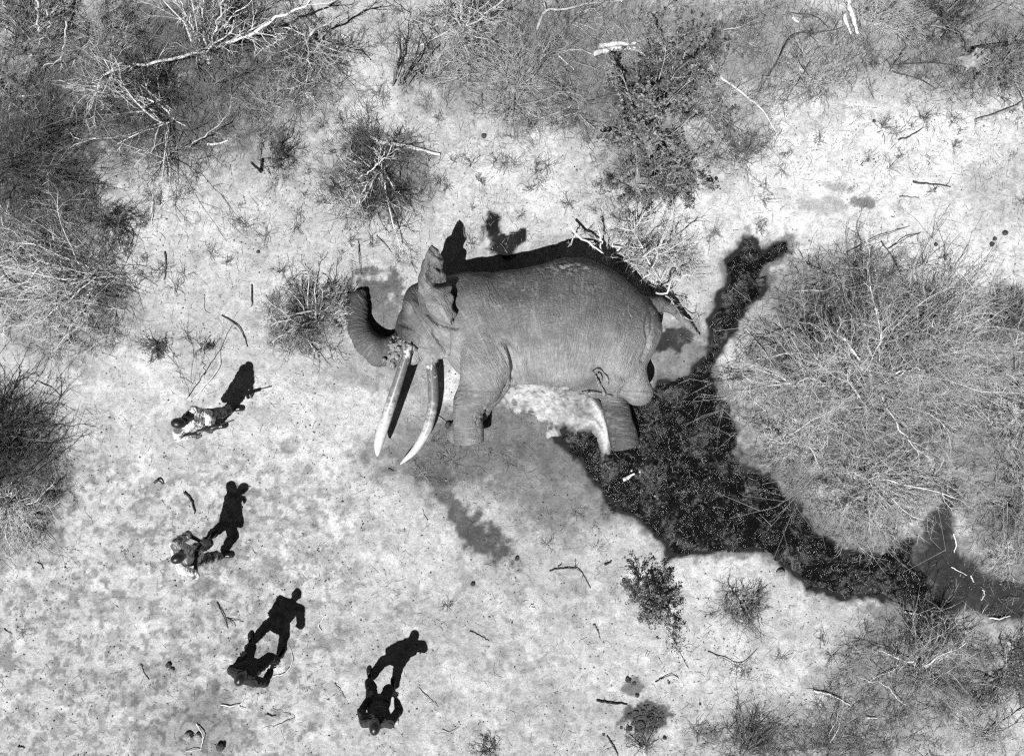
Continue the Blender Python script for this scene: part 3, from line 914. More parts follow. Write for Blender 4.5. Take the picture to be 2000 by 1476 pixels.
# ------------------------------------------------------------------ vegetation
def grow(rg, start, dirs, L, k, wig, droop):
    n = len(start)
    P = np.empty((n, k, 3)); P[:, 0] = start
    d = dirs / (np.linalg.norm(dirs, axis=1, keepdims=True) + 1e-9)
    for i in range(1, k):
        d = d + rg.normal(0, wig, (n, 3)); d[:, 2] -= droop
        d /= np.linalg.norm(d, axis=1, keepdims=True) + 1e-9
        P[:, i] = P[:, i - 1] + d * (L / (k - 1))[:, None]
    g = gh(P[..., 0], P[..., 1]) + 0.008
    P[..., 2] = np.maximum(P[..., 2], g)
    return P

def sprout(rg, P, L, per, t0, t1, spread, ratio, k, wig, droop):
    n, kk, _ = P.shape
    idx = np.repeat(np.arange(n), per); m = len(idx)
    t = rg.uniform(t0, t1, m) * (kk - 1)
    i = np.minimum(t.astype(int), kk - 2); fr = (t - i)[:, None]
    st = P[idx, i] * (1 - fr) + P[idx, i + 1] * fr
    tan = P[idx, i + 1] - P[idx, i]; tan /= np.linalg.norm(tan, axis=1, keepdims=True) + 1e-9
    side = rg.normal(0, 1, (m, 3)); side[:, 2] *= 0.7; side -= (side * tan).sum(1, keepdims=True) * tan
    side /= np.linalg.norm(side, axis=1, keepdims=True) + 1e-9
    a = rg.uniform(0.5, 1.25, m)[:, None] * spread
    d = tan * np.cos(a) + side * np.sin(a)
    ln = L[idx] * ratio * rg.uniform(0.5, 1.25, m)
    return grow(rg, st, d, ln, k, wig, droop), ln

def taper(n, k, r0, r1, rg=None):
    r = np.linspace(r0, r1, k)[None, :].repeat(n, 0)
    if rg is not None: r = r * rg.uniform(0.7, 1.3, (n, 1))
    return r

def stem_dirs(rg, n, az0, azs, e0, e1):
    az = math.radians(az0) + rg.uniform(-1, 1, n) * math.radians(azs)
    el = np.radians(rg.uniform(e0, e1, n))
    return np.stack([np.cos(az) * np.cos(el), np.sin(az) * np.cos(el), np.sin(el)], 1)

def dry_bush(name, px, py, rpx, label, seed, mat='twig_pale', nb=9, nf=60, az=0, azs=180, el=(12, 70), thick=1.0, per=(6, 5), fine=(5, 3),
             wig=0.17, droop=0.03, extra=(), cat='bush', tall=1.0, group=None, thorn=1.0, fmat=None):
    rg = np.random.default_rng(seed)
    b = W(px, py, 0); b[2] = float(gh(b[0], b[1]))
    R = rpx * CAM_H / FPX
    root = empty(name, b, label, cat, group)
    k1 = 7
    wig = wig * 1.5
    el = (el[0] * .8, el[1] * .78); nf = int(nf * .55)
    ncl = max(4, int(azs / 28)); caz = az + rg.uniform(-azs, azs, ncl); cln = rg.uniform(.5, 1.12, ncl)
    def dirs_of(n):
        ci = rg.integers(0, ncl, n)
        a = np.radians(caz[ci] + rg.normal(0, 20, n)); e = np.radians(rg.uniform(el[0], el[1], n))
        d = np.stack([np.cos(a) * np.cos(e), np.sin(a) * np.cos(e), np.sin(e)], 1)
        return d, cln[ci]
    def one(st, d, ln, r, pr):
        P0 = grow(rg, st, d, ln, k1, wig * 0.8, droop)
        P1, l1 = sprout(rg, P0, ln, pr[0], 0.25, 0.98, 0.75, 0.40, 4, wig, droop * 0.5)
        P2, l2 = sprout(rg, P1, l1, pr[1], 0.15, 0.98, 0.95, 0.45 * thorn, 3, wig, 0)
        return [tubes(P0, taper(len(P0), k1, r, r * 0.35, rg), 4), tubes(P1, taper(len(P1), 4, r * 0.42, r * 0.2, rg), 3),
                tubes(P2, taper(len(P2), 3, r * 0.26, r * 0.13, rg), 3)]
    for i in range(nb):
        d, cl = dirs_of(1)
        hz = math.hypot(d[0, 0], d[0, 1])
        ln = cl * R * rg.uniform(0.7, 1.1) / max(hz, 0.5) * tall
        st = b[None, :] + rg.normal(0, 0.07 * R, (1, 3)) * (1, 1, 0)
        V, F = join(one(st, d, ln, 0.0135 * thick * rg.uniform(0.7, 1.5), per))
        me = mesh_np('branch', rel(V, root), F)
        link('branch', me, M[mat], root)
    for pts, r in extra:
        p4 = np.array([W(*q) for q in pts]); q = resample(p4, 14)
        q += rg.normal(0, 0.018, q.shape)
        P0 = q[None]
        ln = np.array([np.linalg.norm(np.diff(q, axis=0), axis=1).sum()])
        P1, l1 = sprout(rg, P0, ln, 9, 0.2, 0.98, 0.8, 0.2, 4, wig, 0)
        P2, _ = sprout(rg, P1, l1, 4, 0.15, 0.98, 0.95, 0.5, 3, wig, 0)
        V, F = join([tubes(P0, taper(1, 14, r, r * 0.45), 6), tubes(P1, taper(len(P1), 4, r * 0.4, r * 0.18), 3), tubes(P2, taper(len(P2), 3, r * .22, r * .12), 3)])
        me = mesh_np('branch', rel(V, root), F); smooth(me)
        link('branch', me, M[mat], root)
    if nf:
        d, cl = dirs_of(nf)
        ln = cl * R * rg.uniform(0.35, 1.1, nf) / np.maximum(np.hypot(d[:, 0], d[:, 1]), 0.5) * tall
        st = b[None, :] + rg.normal(0, 0.2 * R, (nf, 3)) * (1, 1, 0)
        r = 0.0080 * thick
        P0 = grow(rg, st, d, ln, 6, wig, droop)
        P1, l1 = sprout(rg, P0, ln, fine[0], 0.2, 0.98, 0.8, 0.36, 3, wig, 0.0)
        parts = [tubes(P0, taper(nf, 6, r, r * 0.4, rg), 3), tubes(P1, taper(len(P1), 3, r * 0.6, r * 0.3, rg), 3)]
        if fine[1]:
            P2, _ = sprout(rg, P1, l1, fine[1], 0.1, 0.98, 1.0, 0.5 * thorn, 2, wig, 0)
            parts.append(tubes(P2, taper(len(P2), 2, r * 0.42, r * 0.25, rg), 3))
        V, F = join(parts)
        me = mesh_np('twigs', rel(V, root), F)
        link('twigs', me, M[fmat or mat], root, kind='stuff')
    return root

def leafy(px, py, rpx, label, seed, nl=5000, mat='leaf', pale=None, nb=8, el=(15, 75), az=0, azs=180, lsize=0.016, tall=1.0, name='leafy_shrub'):
    rg = np.random.default_rng(seed)
    b = W(px, py, 0); b[2] = float(gh(b[0], b[1])); R = rpx * CAM_H / FPX
    root = empty(name, b, label, 'shrub')
    tips = []
    for i in range(nb):
        d = stem_dirs(rg, 1, az, azs, *el)
        ln = np.array([R * rg.uniform(0.7, 1.1) / max(math.hypot(d[0, 0], d[0, 1]), 0.5)]) * tall
        P0 = grow(rg, b[None] + rg.normal(0, .03, (1, 3)) * (1, 1, 0), d, ln, 7, .15, .02)
        P1, l1 = sprout(rg, P0, ln, 9, .2, .98, .8, .4, 4, .15, 0)
        P2, l2 = sprout(rg, P1, l1, 5, .2, .98, .9, .45, 3, .15, 0)
        V, F = join([tubes(P0, taper(1, 7, .012, .005), 4), tubes(P1, taper(len(P1), 4, .005, .003), 3), tubes(P2, taper(len(P2), 3, .003, .002), 3)])
        me = mesh_np('branch', rel(V, root), F); link('branch', me, M['twig_mid'], root)
        tips.append(P2.reshape(-1, 3)); tips.append(P1[:, 2:].reshape(-1, 3))
    T = np.concatenate(tips)
    c = T[rg.integers(0, len(T), nl)] + rg.normal(0, 0.022, (nl, 3))
    a = rg.normal(0, 1, (nl, 3)); a /= np.linalg.norm(a, axis=1, keepdims=True)
    u = rg.normal(0, 1, (nl, 3)); u[:, 2] += 0.8
    s = np.cross(a, u); s /= np.linalg.norm(s, axis=1, keepdims=True)
    ls = lsize * rg.uniform(.6, 1.5, (nl, 1))
    V = np.stack([c - a * ls, c - s * ls * .5, c + a * ls, c + s * ls * .5], 1).reshape(-1, 3)
    V[:, 2] = np.maximum(V[:, 2], gh(V[:, 0], V[:, 1]) + .005)
    F = np.arange(nl * 4).reshape(nl, 4)
    cut = nl if pale is None else int(nl * 0.45)
    me = mesh_np('foliage', rel(V[:cut * 4], root), F[:cut]); link('foliage', me, M[mat], root, kind='stuff')
    if pale is not None:
        me = mesh_np('foliage', rel(V[cut * 4:], root), F[:nl - cut]); link('foliage', me, M[pale], root, kind='stuff')
    return root

Bsh = dry_bush
# top left thicket
Bsh('dry_bush', 405, 108, 190, 'many-stemmed bleached bush at the top, stems fanning up, long branch bending down left', 11, 'twig_pale', 20, 100, 80, 75, (20, 75), 1.15, fmat='twig_dark', extra=[
    ([(400, 100, .25), (308, 121, .5), (224, 138, .55), (189, 171, .4), (175, 224, .12)], .03), ([(224, 138, .55), (210, 168, .35), (196, 217, .08)], .018),
    ([(413, 95, .25), (483, 72, .6), (518, 47, .75), (560, 30, .8), (610, 4, .8)], .034), ([(405, 108, .1), (398, 50, .6), (400, -10, 1.0)], .025), ([(408, 106, .1), (425, 40, .7), (440, -10, 1.)], .022),
    ([(400, 106, .1), (370, 40, .6), (350, -10, .9)], .02)])
Bsh('dry_bush', 610, 75, 135, 'tangled pale bush at the top edge, right of the fanning many-stemmed bush', 12, 'twig_pale', 20, 130, 0, 180, (10, 60), 1.0, fmat='twig_dark', extra=[
    ([(588, 108, .2), (612, 63, .6), (665, 31, .7), (715, 8, .7)], .026)])
Bsh('thorn_bush', 330, 225, 150, 'dark dense thorn bush under the long bent branch, upper left', 13, 'twig_pale', 20, 170, 0, 180, (8, 55), 1.0, fmat='twig_dark', extra=[
    ([(371, 285, .1), (427, 245, .35), (455, 208, .3)], .014), ([(318, 308, .05), (345, 292, .2), (368, 283, .25)], .014)])
Bsh('thorn_bush', 60, 70, 130, 'dark twiggy bush in the top left corner with crooked pale branches', 14, 'twig_mid', 12, 120, 0, 180, (8, 55), 1.2, extra=[
    ([(72, -5, .8), (73, 35, .7), (75, 63, .55)], .022), ([(93, 20, .5), (95, 52, .45), (74, 88, .3)], .018), ([(128, 42, .5), (131, 70, .5), (116, 115, .35), (80, 128, .2)], .018), ([(65, 108, .4), (52, 119, .35), (51, 152, .1)], .018)])
Bsh('thorn_bush', 205, 80, 90, 'thin grey bush between the corner bush and the many-stemmed bush', 15, 'twig_mid', 8, 70, 0, 180, (8, 50), 0.9)
Bsh('thorn_bush', 35, 320, 150, 'dark soft-looking thorn bush on the left edge above the stump', 16, 'twig_dark', 14, 230, 20, 170, (15, 65), 1.0)
Bsh('thorn_bush', 20, 190, 90, 'small grey thorn bush on the left edge, below the corner bush', 17, 'twig_mid', 8, 90, 10, 160, (10, 55), 0.9)
Bsh('dry_bush', 175, 545, 175, 'dry bush with pale stems swept towards the left edge below the stump', 18, 'twig_pale', 14, 120, 205, 60, (6, 35), 1.2, extra=[
    ([(190, 530, .1), (110, 590, .3), (0, 645, .4)], .014), ([(185, 540, .1), (90, 620, .3), (-5, 640, .35)], .012), ([(200, 520, .1), (120, 560, .3), (5, 618, .4)], .012)])
Bsh('thorn_bush', 175, 540, 110, 'dark spiny bush at the root of the left-swept stems', 118, 'twig_dark', 8, 90, 30, 150, (15, 60), 1.0)
Bsh('thorn_bush', 215, 430, 58, 'small dark thorn bush right of the stump, upper left', 19, 'twig_dark', 8, 60, 30, 120, (20, 70), 1.0)
Bsh('thorn_bush', 120, 420, 95, 'low grey brush above the stump by the left edge', 20, 'twig_mid', 8, 110, 0, 180, (6, 40), 0.8)
Bsh('thorn_bush', -25, 905, 150, 'big dark thorn bush on the left edge, level with the tusk tips', 21, 'twig_dark', 18, 230, 10, 95, (12, 60), 1.15, extra=[
    ([(20, 850, .4), (80, 860, .5), (160, 850, .3)], .010), ([(0, 960, .3), (60, 930, .5), (125, 870, .5)], .012)])
Bsh('dry_bush', 25, 985, 105, 'pale lower fringe of twigs in front of the dark thorn bush on the left edge', 22, 'twig_pale', 8, 100, -40, 110, (6, 40), 0.9)
# round the trunk
Bsh('thorn_bush', 615, 618, 100, 'spiky grey bush touching the curled trunk of the elephant', 23, 'twig_pale', 18, 130, 0, 180, (15, 65), 1.1, extra=[
    ([(600, 622, .05), (585, 590, .35), (560, 560, .5)], .012), ([(600, 622, .05), (640, 600, .3), (662, 560, .45)], .012)], fmat='twig_dark')
Bsh('dry_bush', 652, 612, 42, 'small pale bush squeezed against the outer curve of the trunk', 24, 'twig_pale', 8, 50, 0, 180, (20, 70), 1.0)
Bsh('thorn_bush', 318, 672, 42, 'small dark tuft of thorns above the first person', 25, 'twig_dark', 6, 40, 0, 180, (10, 60), 0.9)
Bsh('thorn_bush', 402, 680, 26, 'tiny dark thorn tuft between the small tuft and the first shadow', 26, 'twig_dark', 5, 24, 0, 180, (20, 70), 0.8)
# above the elephant, left
Bsh('dry_bush', 745, 345, 115, 'tangled bush with pale twigs around a bleached log, above the ear', 27, 'twig_pale', 18, 110, 0, 180, (10, 60), 1.1, fmat='twig_dark', extra=[
    ([(700, 350, .2), (740, 320, .45), (760, 290, .5)], .016)])
Bsh('thorn_bush', 730, 300, 85, 'dark thorny brush behind the bleached log, above the ear', 28, 'twig_dark', 8, 70, 60, 120, (15, 65), 1.0)
Bsh('thorn_bush', 540, 308, 62, 'small dark bush beside the charred stump, upper left', 29, 'twig_dark', 7, 50, 70, 90, (15, 70), 1.0)
Bsh('dry_bush', 690, 400, 70, 'low pale brush below the log-strewn bush, above the ear', 30, 'twig_pale', 6, 80, 0, 180, (5, 35), 0.8)
Bsh('dry_bush', 540, 200, 85, 'low scrub on the pale gap right of the dark dense bush', 31, 'twig_mid', 6, 80, 0, 180, (5, 45), 0.8)
# top centre
Bsh('dry_bush', 900, 55, 115, 'curly pale bush at the top edge, near the middle', 32, 'twig_pale', 18, 90, 0, 180, (10, 60), 1.0, wig=.24)
Bsh('thorn_bush', 905, 10, 85, 'dark bush cut by the top edge near the middle', 33, 'twig_dark', 8, 90, 0, 180, (10, 60), 1.0)
Bsh('dry_bush', 1000, 165, 125, 'fine grey brush in the top middle, below the curved fallen branch', 34, 'twig_mid', 10, 190, 0, 180, (5, 40), 0.85)
Bsh('dry_bush', 1130, 215, 95, 'fine dark brush left of the leafy shrub above the elephant', 35, 'twig_mid', 6, 70, 0, 180, (8, 45), 0.9)
Bsh('dry_bush', 1240, 90, 130, 'dense grey brush around the white split logs at the top', 36, 'twig_mid', 8, 130, 0, 180, (5, 45), 0.85)
Bsh('dry_bush', 1110, 45, 85, 'low brush at the top edge, left of the white split logs', 37, 'twig_mid', 6, 90, 0, 180, (5, 40), 0.8)
leafy(1265, 285, 105, 'large leafy shrub with dark shaded side above the rump', 38, 17000, 'leaf', 'leaf_pale', 12, (25, 80), 80, 180, 0.023, 1.1)
leafy(1300, 215, 75, 'upper dark-leaved shrub behind the large leafy shrub', 39, 9000, 'leaf', None, 9, (25, 75), 80, 170, 0.022, 1.2)
leafy(1240, 365, 55, 'low leafy shrub at the front of the large leafy shrub', 40, 4500, 'leaf_pale', 'leaf', 7, (12, 55), 0, 180, 0.014)
# between and right
Bsh('dry_bush', 1400, 185, 85, 'grey brush under the long fallen pole, upper right of the leafy shrub', 41, 'twig_mid', 8, 90, 0, 180, (6, 50), 0.9)
Bsh('thorn_bush', 1450, 300, 42, 'small dark tuft on pale sand beside a long thin pole', 42, 'twig_dark', 6, 45, 40, 140, (10, 50), 0.8)
Bsh('dry_bush', 1340, 330, 75, 'sparse low brush on the pale sand right of the leafy shrub', 43, 'twig_mid', 6, 60, 0, 180, (4, 35), 0.75)
Bsh('dry_bush', 1580, 150, 85, 'sparse brush with crossing thin branches at the top, right of the middle', 44, 'twig_mid', 8, 90, 0, 180, (5, 40), 0.8)
Bsh('dry_bush', 1700, 40, 110, 'low grey scrub at the top edge beside the white splinters', 45, 'twig_mid', 6, 130, 0, 180, (4, 40), 0.8)
Bsh('thorn_bush', 1850, 35, 85, 'grey thorn scrub at the top edge above the pale stump', 46, 'twig_dark', 8, 90, 0, 180, (8, 50), 0.9)
Bsh('dry_bush', 1955, 130, 80, 'brush around the pale stump in the top right', 47, 'twig_mid', 10, 90, 0, 180, (10, 50), 1.0, extra=[
    ([(1915, 140, .1), (1915, 165, .4), (1926, 192, .5), (1918, 200, .5)], .012), ([(1950, 150, .1), (1968, 165, .3), (1960, 176, .3)], .012)])
Bsh('dry_bush', 1420, 60, 85, 'thin scrub on the top edge above the long fallen pole', 48, 'twig_mid', 6, 80, 0, 180, (4, 40), 0.75)
# at the elephant's back
Bsh('thorn_bush', 1200, 500, 120, 'bare pale thorn branches leaning on the back of the elephant', 49, 'twig_pale', 9, 20, 40, 120, (20, 60), 1.2, per=(9, 5), extra=[
    ([(1118, 448, .55), (1160, 482, .6), (1180, 500, .55), (1188, 518, .4)], .022), ([(1172, 490, .5), (1174, 470, .6), (1165, 440, .75)], .016), ([(1125, 455, .6), (1112, 480, .5), (1108, 492, .4)], .012)])
Bsh('thorn_bush', 1285, 560, 130, 'pale thorny branch with crooked fork above the tail', 50, 'twig_pale', 9, 40, 20, 110, (10, 55), 1.2, per=(9, 6), extra=[
    ([(1280, 574, .5), (1303, 571, .55), (1312, 550, .6), (1345, 538, .6), (1360, 530, .6)], .02), ([(1303, 573, .5), (1318, 600, .5), (1340, 622, .4), (1372, 628, .3)], .014), ([(1260, 540, .4), (1275, 520, .6), (1290, 480, .8)], .014)])
Bsh('dry_bush', 1250, 490, 70, 'tangle of short pale twigs behind the rump of the elephant', 51, 'twig_pale', 6, 60, 40, 150, (10, 60), 0.9)
# the great bush on the right
Bsh('dry_bush', 1695, 755, 222, 'huge round bleached bush filling the right side beside the puddle', 52, 'twig_pale', 62, 430, 0, 180, (8, 62), 0.92, per=(10, 7), fine=(6, 3), fmat='twig_mid', extra=[
    ([(1705, 740, .1), (1650, 700, .8), (1560, 690, 1.0), (1480, 700, .8)], .02), ([(1705, 735, .1), (1670, 690, .9), (1630, 640, 1.2)], .024), ([(1710, 730, .1), (1720, 660, .8), (1697, 560, 1.1)], .02),
    ([(1710, 735, .1), (1760, 725, .7), (1800, 722, .9)], .02), ([(1700, 745, .1), (1640, 790, .6), (1540, 850, .7)], .02), ([(1712, 745, .1), (1745, 820, .6), (1790, 880, .6)], .02)])
Bsh('dry_bush', 1700, 940, 125, 'lower pale fringe of the huge round bush, overhanging the dark stain', 53, 'twig_pale', 16, 210, -95, 120, (5, 45), 0.95)
Bsh('dry_bush', 1570, 850, 115, 'left fringe of the huge round bush, overhanging the black puddle', 54, 'twig_pale', 16, 190, 200, 110, (5, 45), 0.95)
Bsh('dry_bush', 1640, 560, 110, 'upper dark twigs of the huge round bush beside the pale sand', 55, 'twig_mid', 10, 150, 90, 150, (8, 50), 0.9)
Bsh('dry_bush', 1800, 620, 75, 'upper right part of scrub beside the huge round bush', 56, 'twig_mid', 10, 130, 60, 150, (8, 50), 0.9)
Bsh('thorn_bush', 1955, 640, 80, 'dark scrub by the right edge above the fanned stems', 57, 'twig_dark', 10, 120, 90, 150, (10, 55), 1.0)
Bsh('dry_bush', 2020, 820, 130, 'bush on the right edge with pale stems fanning to the left', 58, 'twig_pale', 18, 130, 180, 70, (8, 45), 1.2)
Bsh('dry_bush', 1990, 970, 105, 'fine grey brush on the right edge below the fanned stems', 59, 'twig_mid', 10, 150, 0, 180, (5, 45), 0.85)
Bsh('dry_bush', 1960, 1085, 55, 'low pale twigs at the edge of the dark stain on the right', 60, 'twig_pale', 5, 60, 0, 180, (4, 35), 0.75)
Bsh('dry_bush', 1785, 1310, 115, 'arching grassy bush near the bottom right corner', 61, 'twig_pale', 14, 110, 0, 180, (25, 75), 0.85, wig=.1, droop=.09, extra=[
    ([(1765, 1375, .05), (1730, 1340, .4), (1680, 1325, .5)], .008)])
Bsh('thorn_bush', 1815, 1240, 65, 'dark thorn bush at the lower edge of the stain, bottom right', 62, 'twig_dark', 9, 60, 60, 120, (20, 70), 1.0)
Bsh('dry_bush', 1960, 1310, 110, 'tangled bush on the right edge near the bottom corner', 63, 'twig_mid', 10, 90, 0, 180, (10, 55), 0.95)
Bsh('thorn_bush', 1990, 1265, 60, 'dark twigs by the right edge, right of the stain', 64, 'twig_dark', 7, 70, 60, 140, (20, 70), 0.9)
Bsh('thorn_bush', 1450, 1185, 72, 'round half-dark thorn bush below the puddle', 65, 'twig_mid', 16, 110, 0, 180, (20, 70), 1.0)
leafy(1255, 1165, 46, 'small leafy shrub with dark leaves below the puddle', 66, 6500, 'leaf', 'leaf_pale', 9, (20, 75), 0, 180, 0.019, 1.1)
Bsh('thorn_bush', 1455, 1455, 85, 'dark scrub on the bottom edge, right of the middle', 67, 'twig_dark', 8, 70, 90, 90, (10, 55), 0.9)
Bsh('thorn_bush', 1260, 1455, 50, 'sparse dark twigs on the bottom edge below the dung heap', 68, 'twig_dark', 5, 30, 90, 90, (10, 55), 0.8)
Bsh('dry_bush', 1620, 1440, 120, 'thin low scrub along the bottom edge, right of the middle', 69, 'twig_mid', 4, 50, 0, 180, (4, 35), 0.7)
Bsh('dry_bush', 1920, 1430, 100, 'thin scrub in the bottom right corner', 70, 'twig_mid', 5, 55, 0, 180, (5, 45), 0.8)
Bsh('thorn_bush', 960, 1465, 45, 'wispy dark twigs on the bottom edge right of the fourth person', 71, 'twig_dark', 4, 20, 90, 90, (10, 55), 0.8)
Bsh('thorn_sapling', 780, 168, 110, 'leafless thorny sapling on the pale gap at the top', 72, 'twig_dark', 5, 0, 75, 70, (20, 60), 1.0, per=(9, 4), thorn=.6, extra=[
    ([(780, 168, .05), (797, 115, .5), (812, 80, .8)], .014), ([(780, 165, .05), (772, 125, .4), (740, 65, .7)], .012), ([(800, 137, .3), (831, 157, .3), (866, 130, .3)], .01), ([(845, 112, .1), (824, 80, .2), (796, 38, .3), (750, -5, .4)], .012)])
Bsh('thorn_sapling', 1700, 590, 120, 'thin bare sapling sticking out of the top of the huge round bush', 73, 'twig_mid', 3, 0, 90, 40, (25, 60), 1.0, extra=[
    ([(1700, 590, .1), (1697, 510, .5), (1695, 462, .7), (1707, 428, .8)], .012)])
Bsh('thorn_sapling', 360, 780, 90, 'forked thorny sapling standing above the first person', 74, 'bark_grey', 1, 0, 80, 20, (40, 60), .8, per=(5, 3), thorn=.5, extra=[
    ([(362, 778, .02), (378, 744, .35), (390, 705, .6), (399, 667, .85)], .011), ([(378, 746, .35), (352, 735, .6), (338, 700, .9)], .009)])

# fine dry grass and twig litter, too small to count
def strewn(name, n, dens, mat, rr, lr, lift, k, seed, label, cat, wig=.22):
    rg = np.random.default_rng(seed)
    pts = np.empty((0, 2))
    while len(pts) < n:
        c = rg.uniform((-20, -20), (2020, 1496), (n * 3, 2))
        pts = np.vstack([pts, c[rg.uniform(0, 1, len(c)) < dens(c[:, 0], c[:, 1])]])
    pts = pts[:n]
    x = (pts[:, 0] - 1000) * CAM_H / FPX; y = -(pts[:, 1] - 738) * CAM_H / FPX
    az = rg.uniform(0, 2 * math.pi, n); el = np.abs(rg.normal(0, lift, n))
    d = np.stack([np.cos(az) * np.cos(el), np.sin(az) * np.cos(el), np.sin(el)], 1)
    st = np.stack([x, y, gh(x, y) + .006], 1)
    ln = rg.uniform(lr[0], lr[1], n) * rg.uniform(0.5, 1, n)
    P = grow(rg, st, d, ln, k, wig, .04)
    R = taper(n, k, rr, rr * .5, rg)
    V, F = tubes(P, R, 3)
    me = mesh_np(name, V, F)
    link(name, me, M[mat], kind='stuff', label=label, cat=cat)

HEAVY = [(330, 150, 360, 190), (50, 350, 160, 220), (1150, 120, 360, 150), (1500, 90, 260, 110), (1900, 100, 180, 110), (1690, 760, 270, 300), (1970, 900, 110, 330),
         (1790, 1310, 170, 120), (1600, 1440, 240, 50), (30, 920, 120, 160), (130, 600, 140, 110), (740, 340, 130, 100), (600, 620, 90, 80), (1570, 930, 120, 120), (1690, 1020, 140, 70), (1440, 230, 110, 110), (1240, 360, 90, 80)]
def dens_brush(px, py):
    d = np.zeros(len(px))
    for cx, cy, rx, ry in HEAVY:
        r = np.hypot((px - cx) / rx, (py - cy) / ry)
        d = np.maximum(d, 1 - sstep(.6, 1.1, r))
    return d * (0.35 + 0.9 * sstep(.4, .65, fbm(px / 60, py / 60, 301, 3))) * (poly_sd(px, py, PUDDLE) > 4)
def dens_wide(px, py):
    d = dens_brush(px, py) * .5 + .05
    top = 1 - sstep(300, 620, py + .12 * (px - 1000))
    d = np.maximum(d, .42 * top)
    d = np.maximum(d, .42 * sstep(1180, 1330, py) * sstep(1100, 1500, px))
    d = np.maximum(d, .30 * (1 - sstep(60, 200, np.hypot(px - 920, (py - 890) * 1.4))))
    d *= 0.4 + 0.9 * sstep(.45, .62, fbm(px / 45, py / 45, 303, 3))
    return d * (poly_sd(px, py, PUDDLE) > 0)
def crumbs(name, n, seed, mat, r0, r1, label):
    rg = np.random.default_rng(seed)
    p = rg.uniform((-20, -20), (2020, 1496), (n * 4, 2))
    k = (fbm(p[:, 0] / 60, p[:, 1] / 60, seed, 4) > rg.uniform(.46, .68, len(p))) & (poly_sd(p[:, 0], p[:, 1], PUDDLE) > 2)
    p = p[k][:n]; n = len(p)
    x = (p[:, 0] - 1000) * CAM_H / FPX; y = -(p[:, 1] - 738) * CAM_H / FPX
    r = r0 + (r1 - r0) * rg.uniform(0, 1, n) ** 3
    O = np.array([(1, 0, 0), (0, 1, 0), (-1, 0, 0), (0, -1, 0), (0, 0, .8), (0, 0, -.8)], float)
    a = rg.uniform(0, 6.28, n); ca, sa = np.cos(a), np.sin(a)
    q = O[None] * rg.uniform(.5, 1.5, (n, 6, 1)) * r[:, None, None]
    V = np.stack([q[..., 0] * ca[:, None] - q[..., 1] * sa[:, None], q[..., 0] * sa[:, None] + q[..., 1] * ca[:, None], q[..., 2]], -1)
    V += np.stack([x, y, gh(x, y) + r * .4], 1)[:, None, :]
    T = np.array([(0, 1, 4), (1, 2, 4), (2, 3, 4), (3, 0, 4), (1, 0, 5), (2, 1, 5), (3, 2, 5), (0, 3, 5)])
    F = (np.arange(n)[:, None, None] * 6 + T[None]).reshape(-1, 3)
    link(name, mesh_np(name, V.reshape(-1, 3), F), M[mat], kind='stuff', label=label, cat='grit')
crumbs('grit', 8000, 501, 'stone', .004, .022, 'pale grit and small stones on the sand')
strewn('puddle_litter', 260, lambda a_, b_: (poly_sd(a_, b_, PUDDLE) < -6) * (.2 + sstep(.5, .6, fbm(a_ / 30, b_ / 30, 311, 3))), 'bark_grey', .005, (.03, .14), .1, 3, 405, 'twig bits and debris floating on the black puddle', 'litter')
crumbs('dark_grit', 3600, 502, 'dung', .003, .018, 'dark dung crumbs and grit on the sand')
def tufts(name, n, seed, mat, label):
    rg = np.random.default_rng(seed)
    c = rg.uniform((-10, -10), (2010, 1486), (n * 30, 2))
    d = dens_wide(c[:, 0], c[:, 1])
    c = c[rg.uniform(0.05, .55, len(c)) < d][:n]
    per = 16
    st = np.repeat(c, per, 0); m = len(st)
    x = (st[:, 0] - 1000) * CAM_H / FPX + rg.normal(0, .03, m); y = -(st[:, 1] - 738) * CAM_H / FPX + rg.normal(0, .03, m)
    az = rg.uniform(0, 6.28, m); el = rg.uniform(.1, 1.1, m)
    ln = np.repeat(rg.uniform(.08, .32, len(c)), per) * rg.uniform(.4, 1.1, m)
    P = grow(rg, np.stack([x, y, gh(x, y)], 1), np.stack([np.cos(az) * np.cos(el), np.sin(az) * np.cos(el), np.sin(el)], 1), ln, 4, .25, .06)
    P1, _ = sprout(rg, P, ln, 2, .3, .95, .8, .4, 3, .2, 0)
    V, F = join([tubes(P, taper(m, 4, .0045, .0022, rg), 3), tubes(P1, taper(len(P1), 3, .003, .002, rg), 3)])
    link(name, mesh_np(name, V, F), M[mat], kind='stuff', label=label, cat='grass')
tufts('pale_tufts', 330, 601, 'twig_mid', 'small dry tufts dotted over the sand')
tufts('dark_tufts', 260, 602, 'twig_dark', 'small dark tufts dotted over the sand')
strewn('dry_grass', 15000, dens_brush, 'grass', .0042, (.12, .38), .35, 4, 401, 'fine dry grass and twigs under the bushes', 'grass')
strewn('dark_grass', 13000, dens_brush, 'twig_dark', .0042, (.10, .34), .45, 4, 402, 'fine dark stalks under the bushes', 'grass')
strewn('twig_litter', 11000, dens_wide, 'bark_grey', .0042, (.04, .26), .12, 3, 403, 'pale twig litter strewn over the sand', 'litter')
strewn('dark_litter', 6500, dens_wide, 'twig_dark', .0040, (.02, .13), .12, 3, 404, 'dark twig crumbs strewn over the sand', 'litter')

# ------------------------------------------------------------------ people
def rotz(a):
    a = math.radians(a); c_, s_ = math.cos(a), math.sin(a)
    return np.array([[c_, s_, 0], [-s_, c_, 0], [0, 0, 1]])

def lerp(a, b, t):
    return np.asarray(a, float) * (1 - t) + np.asarray(b, float) * t

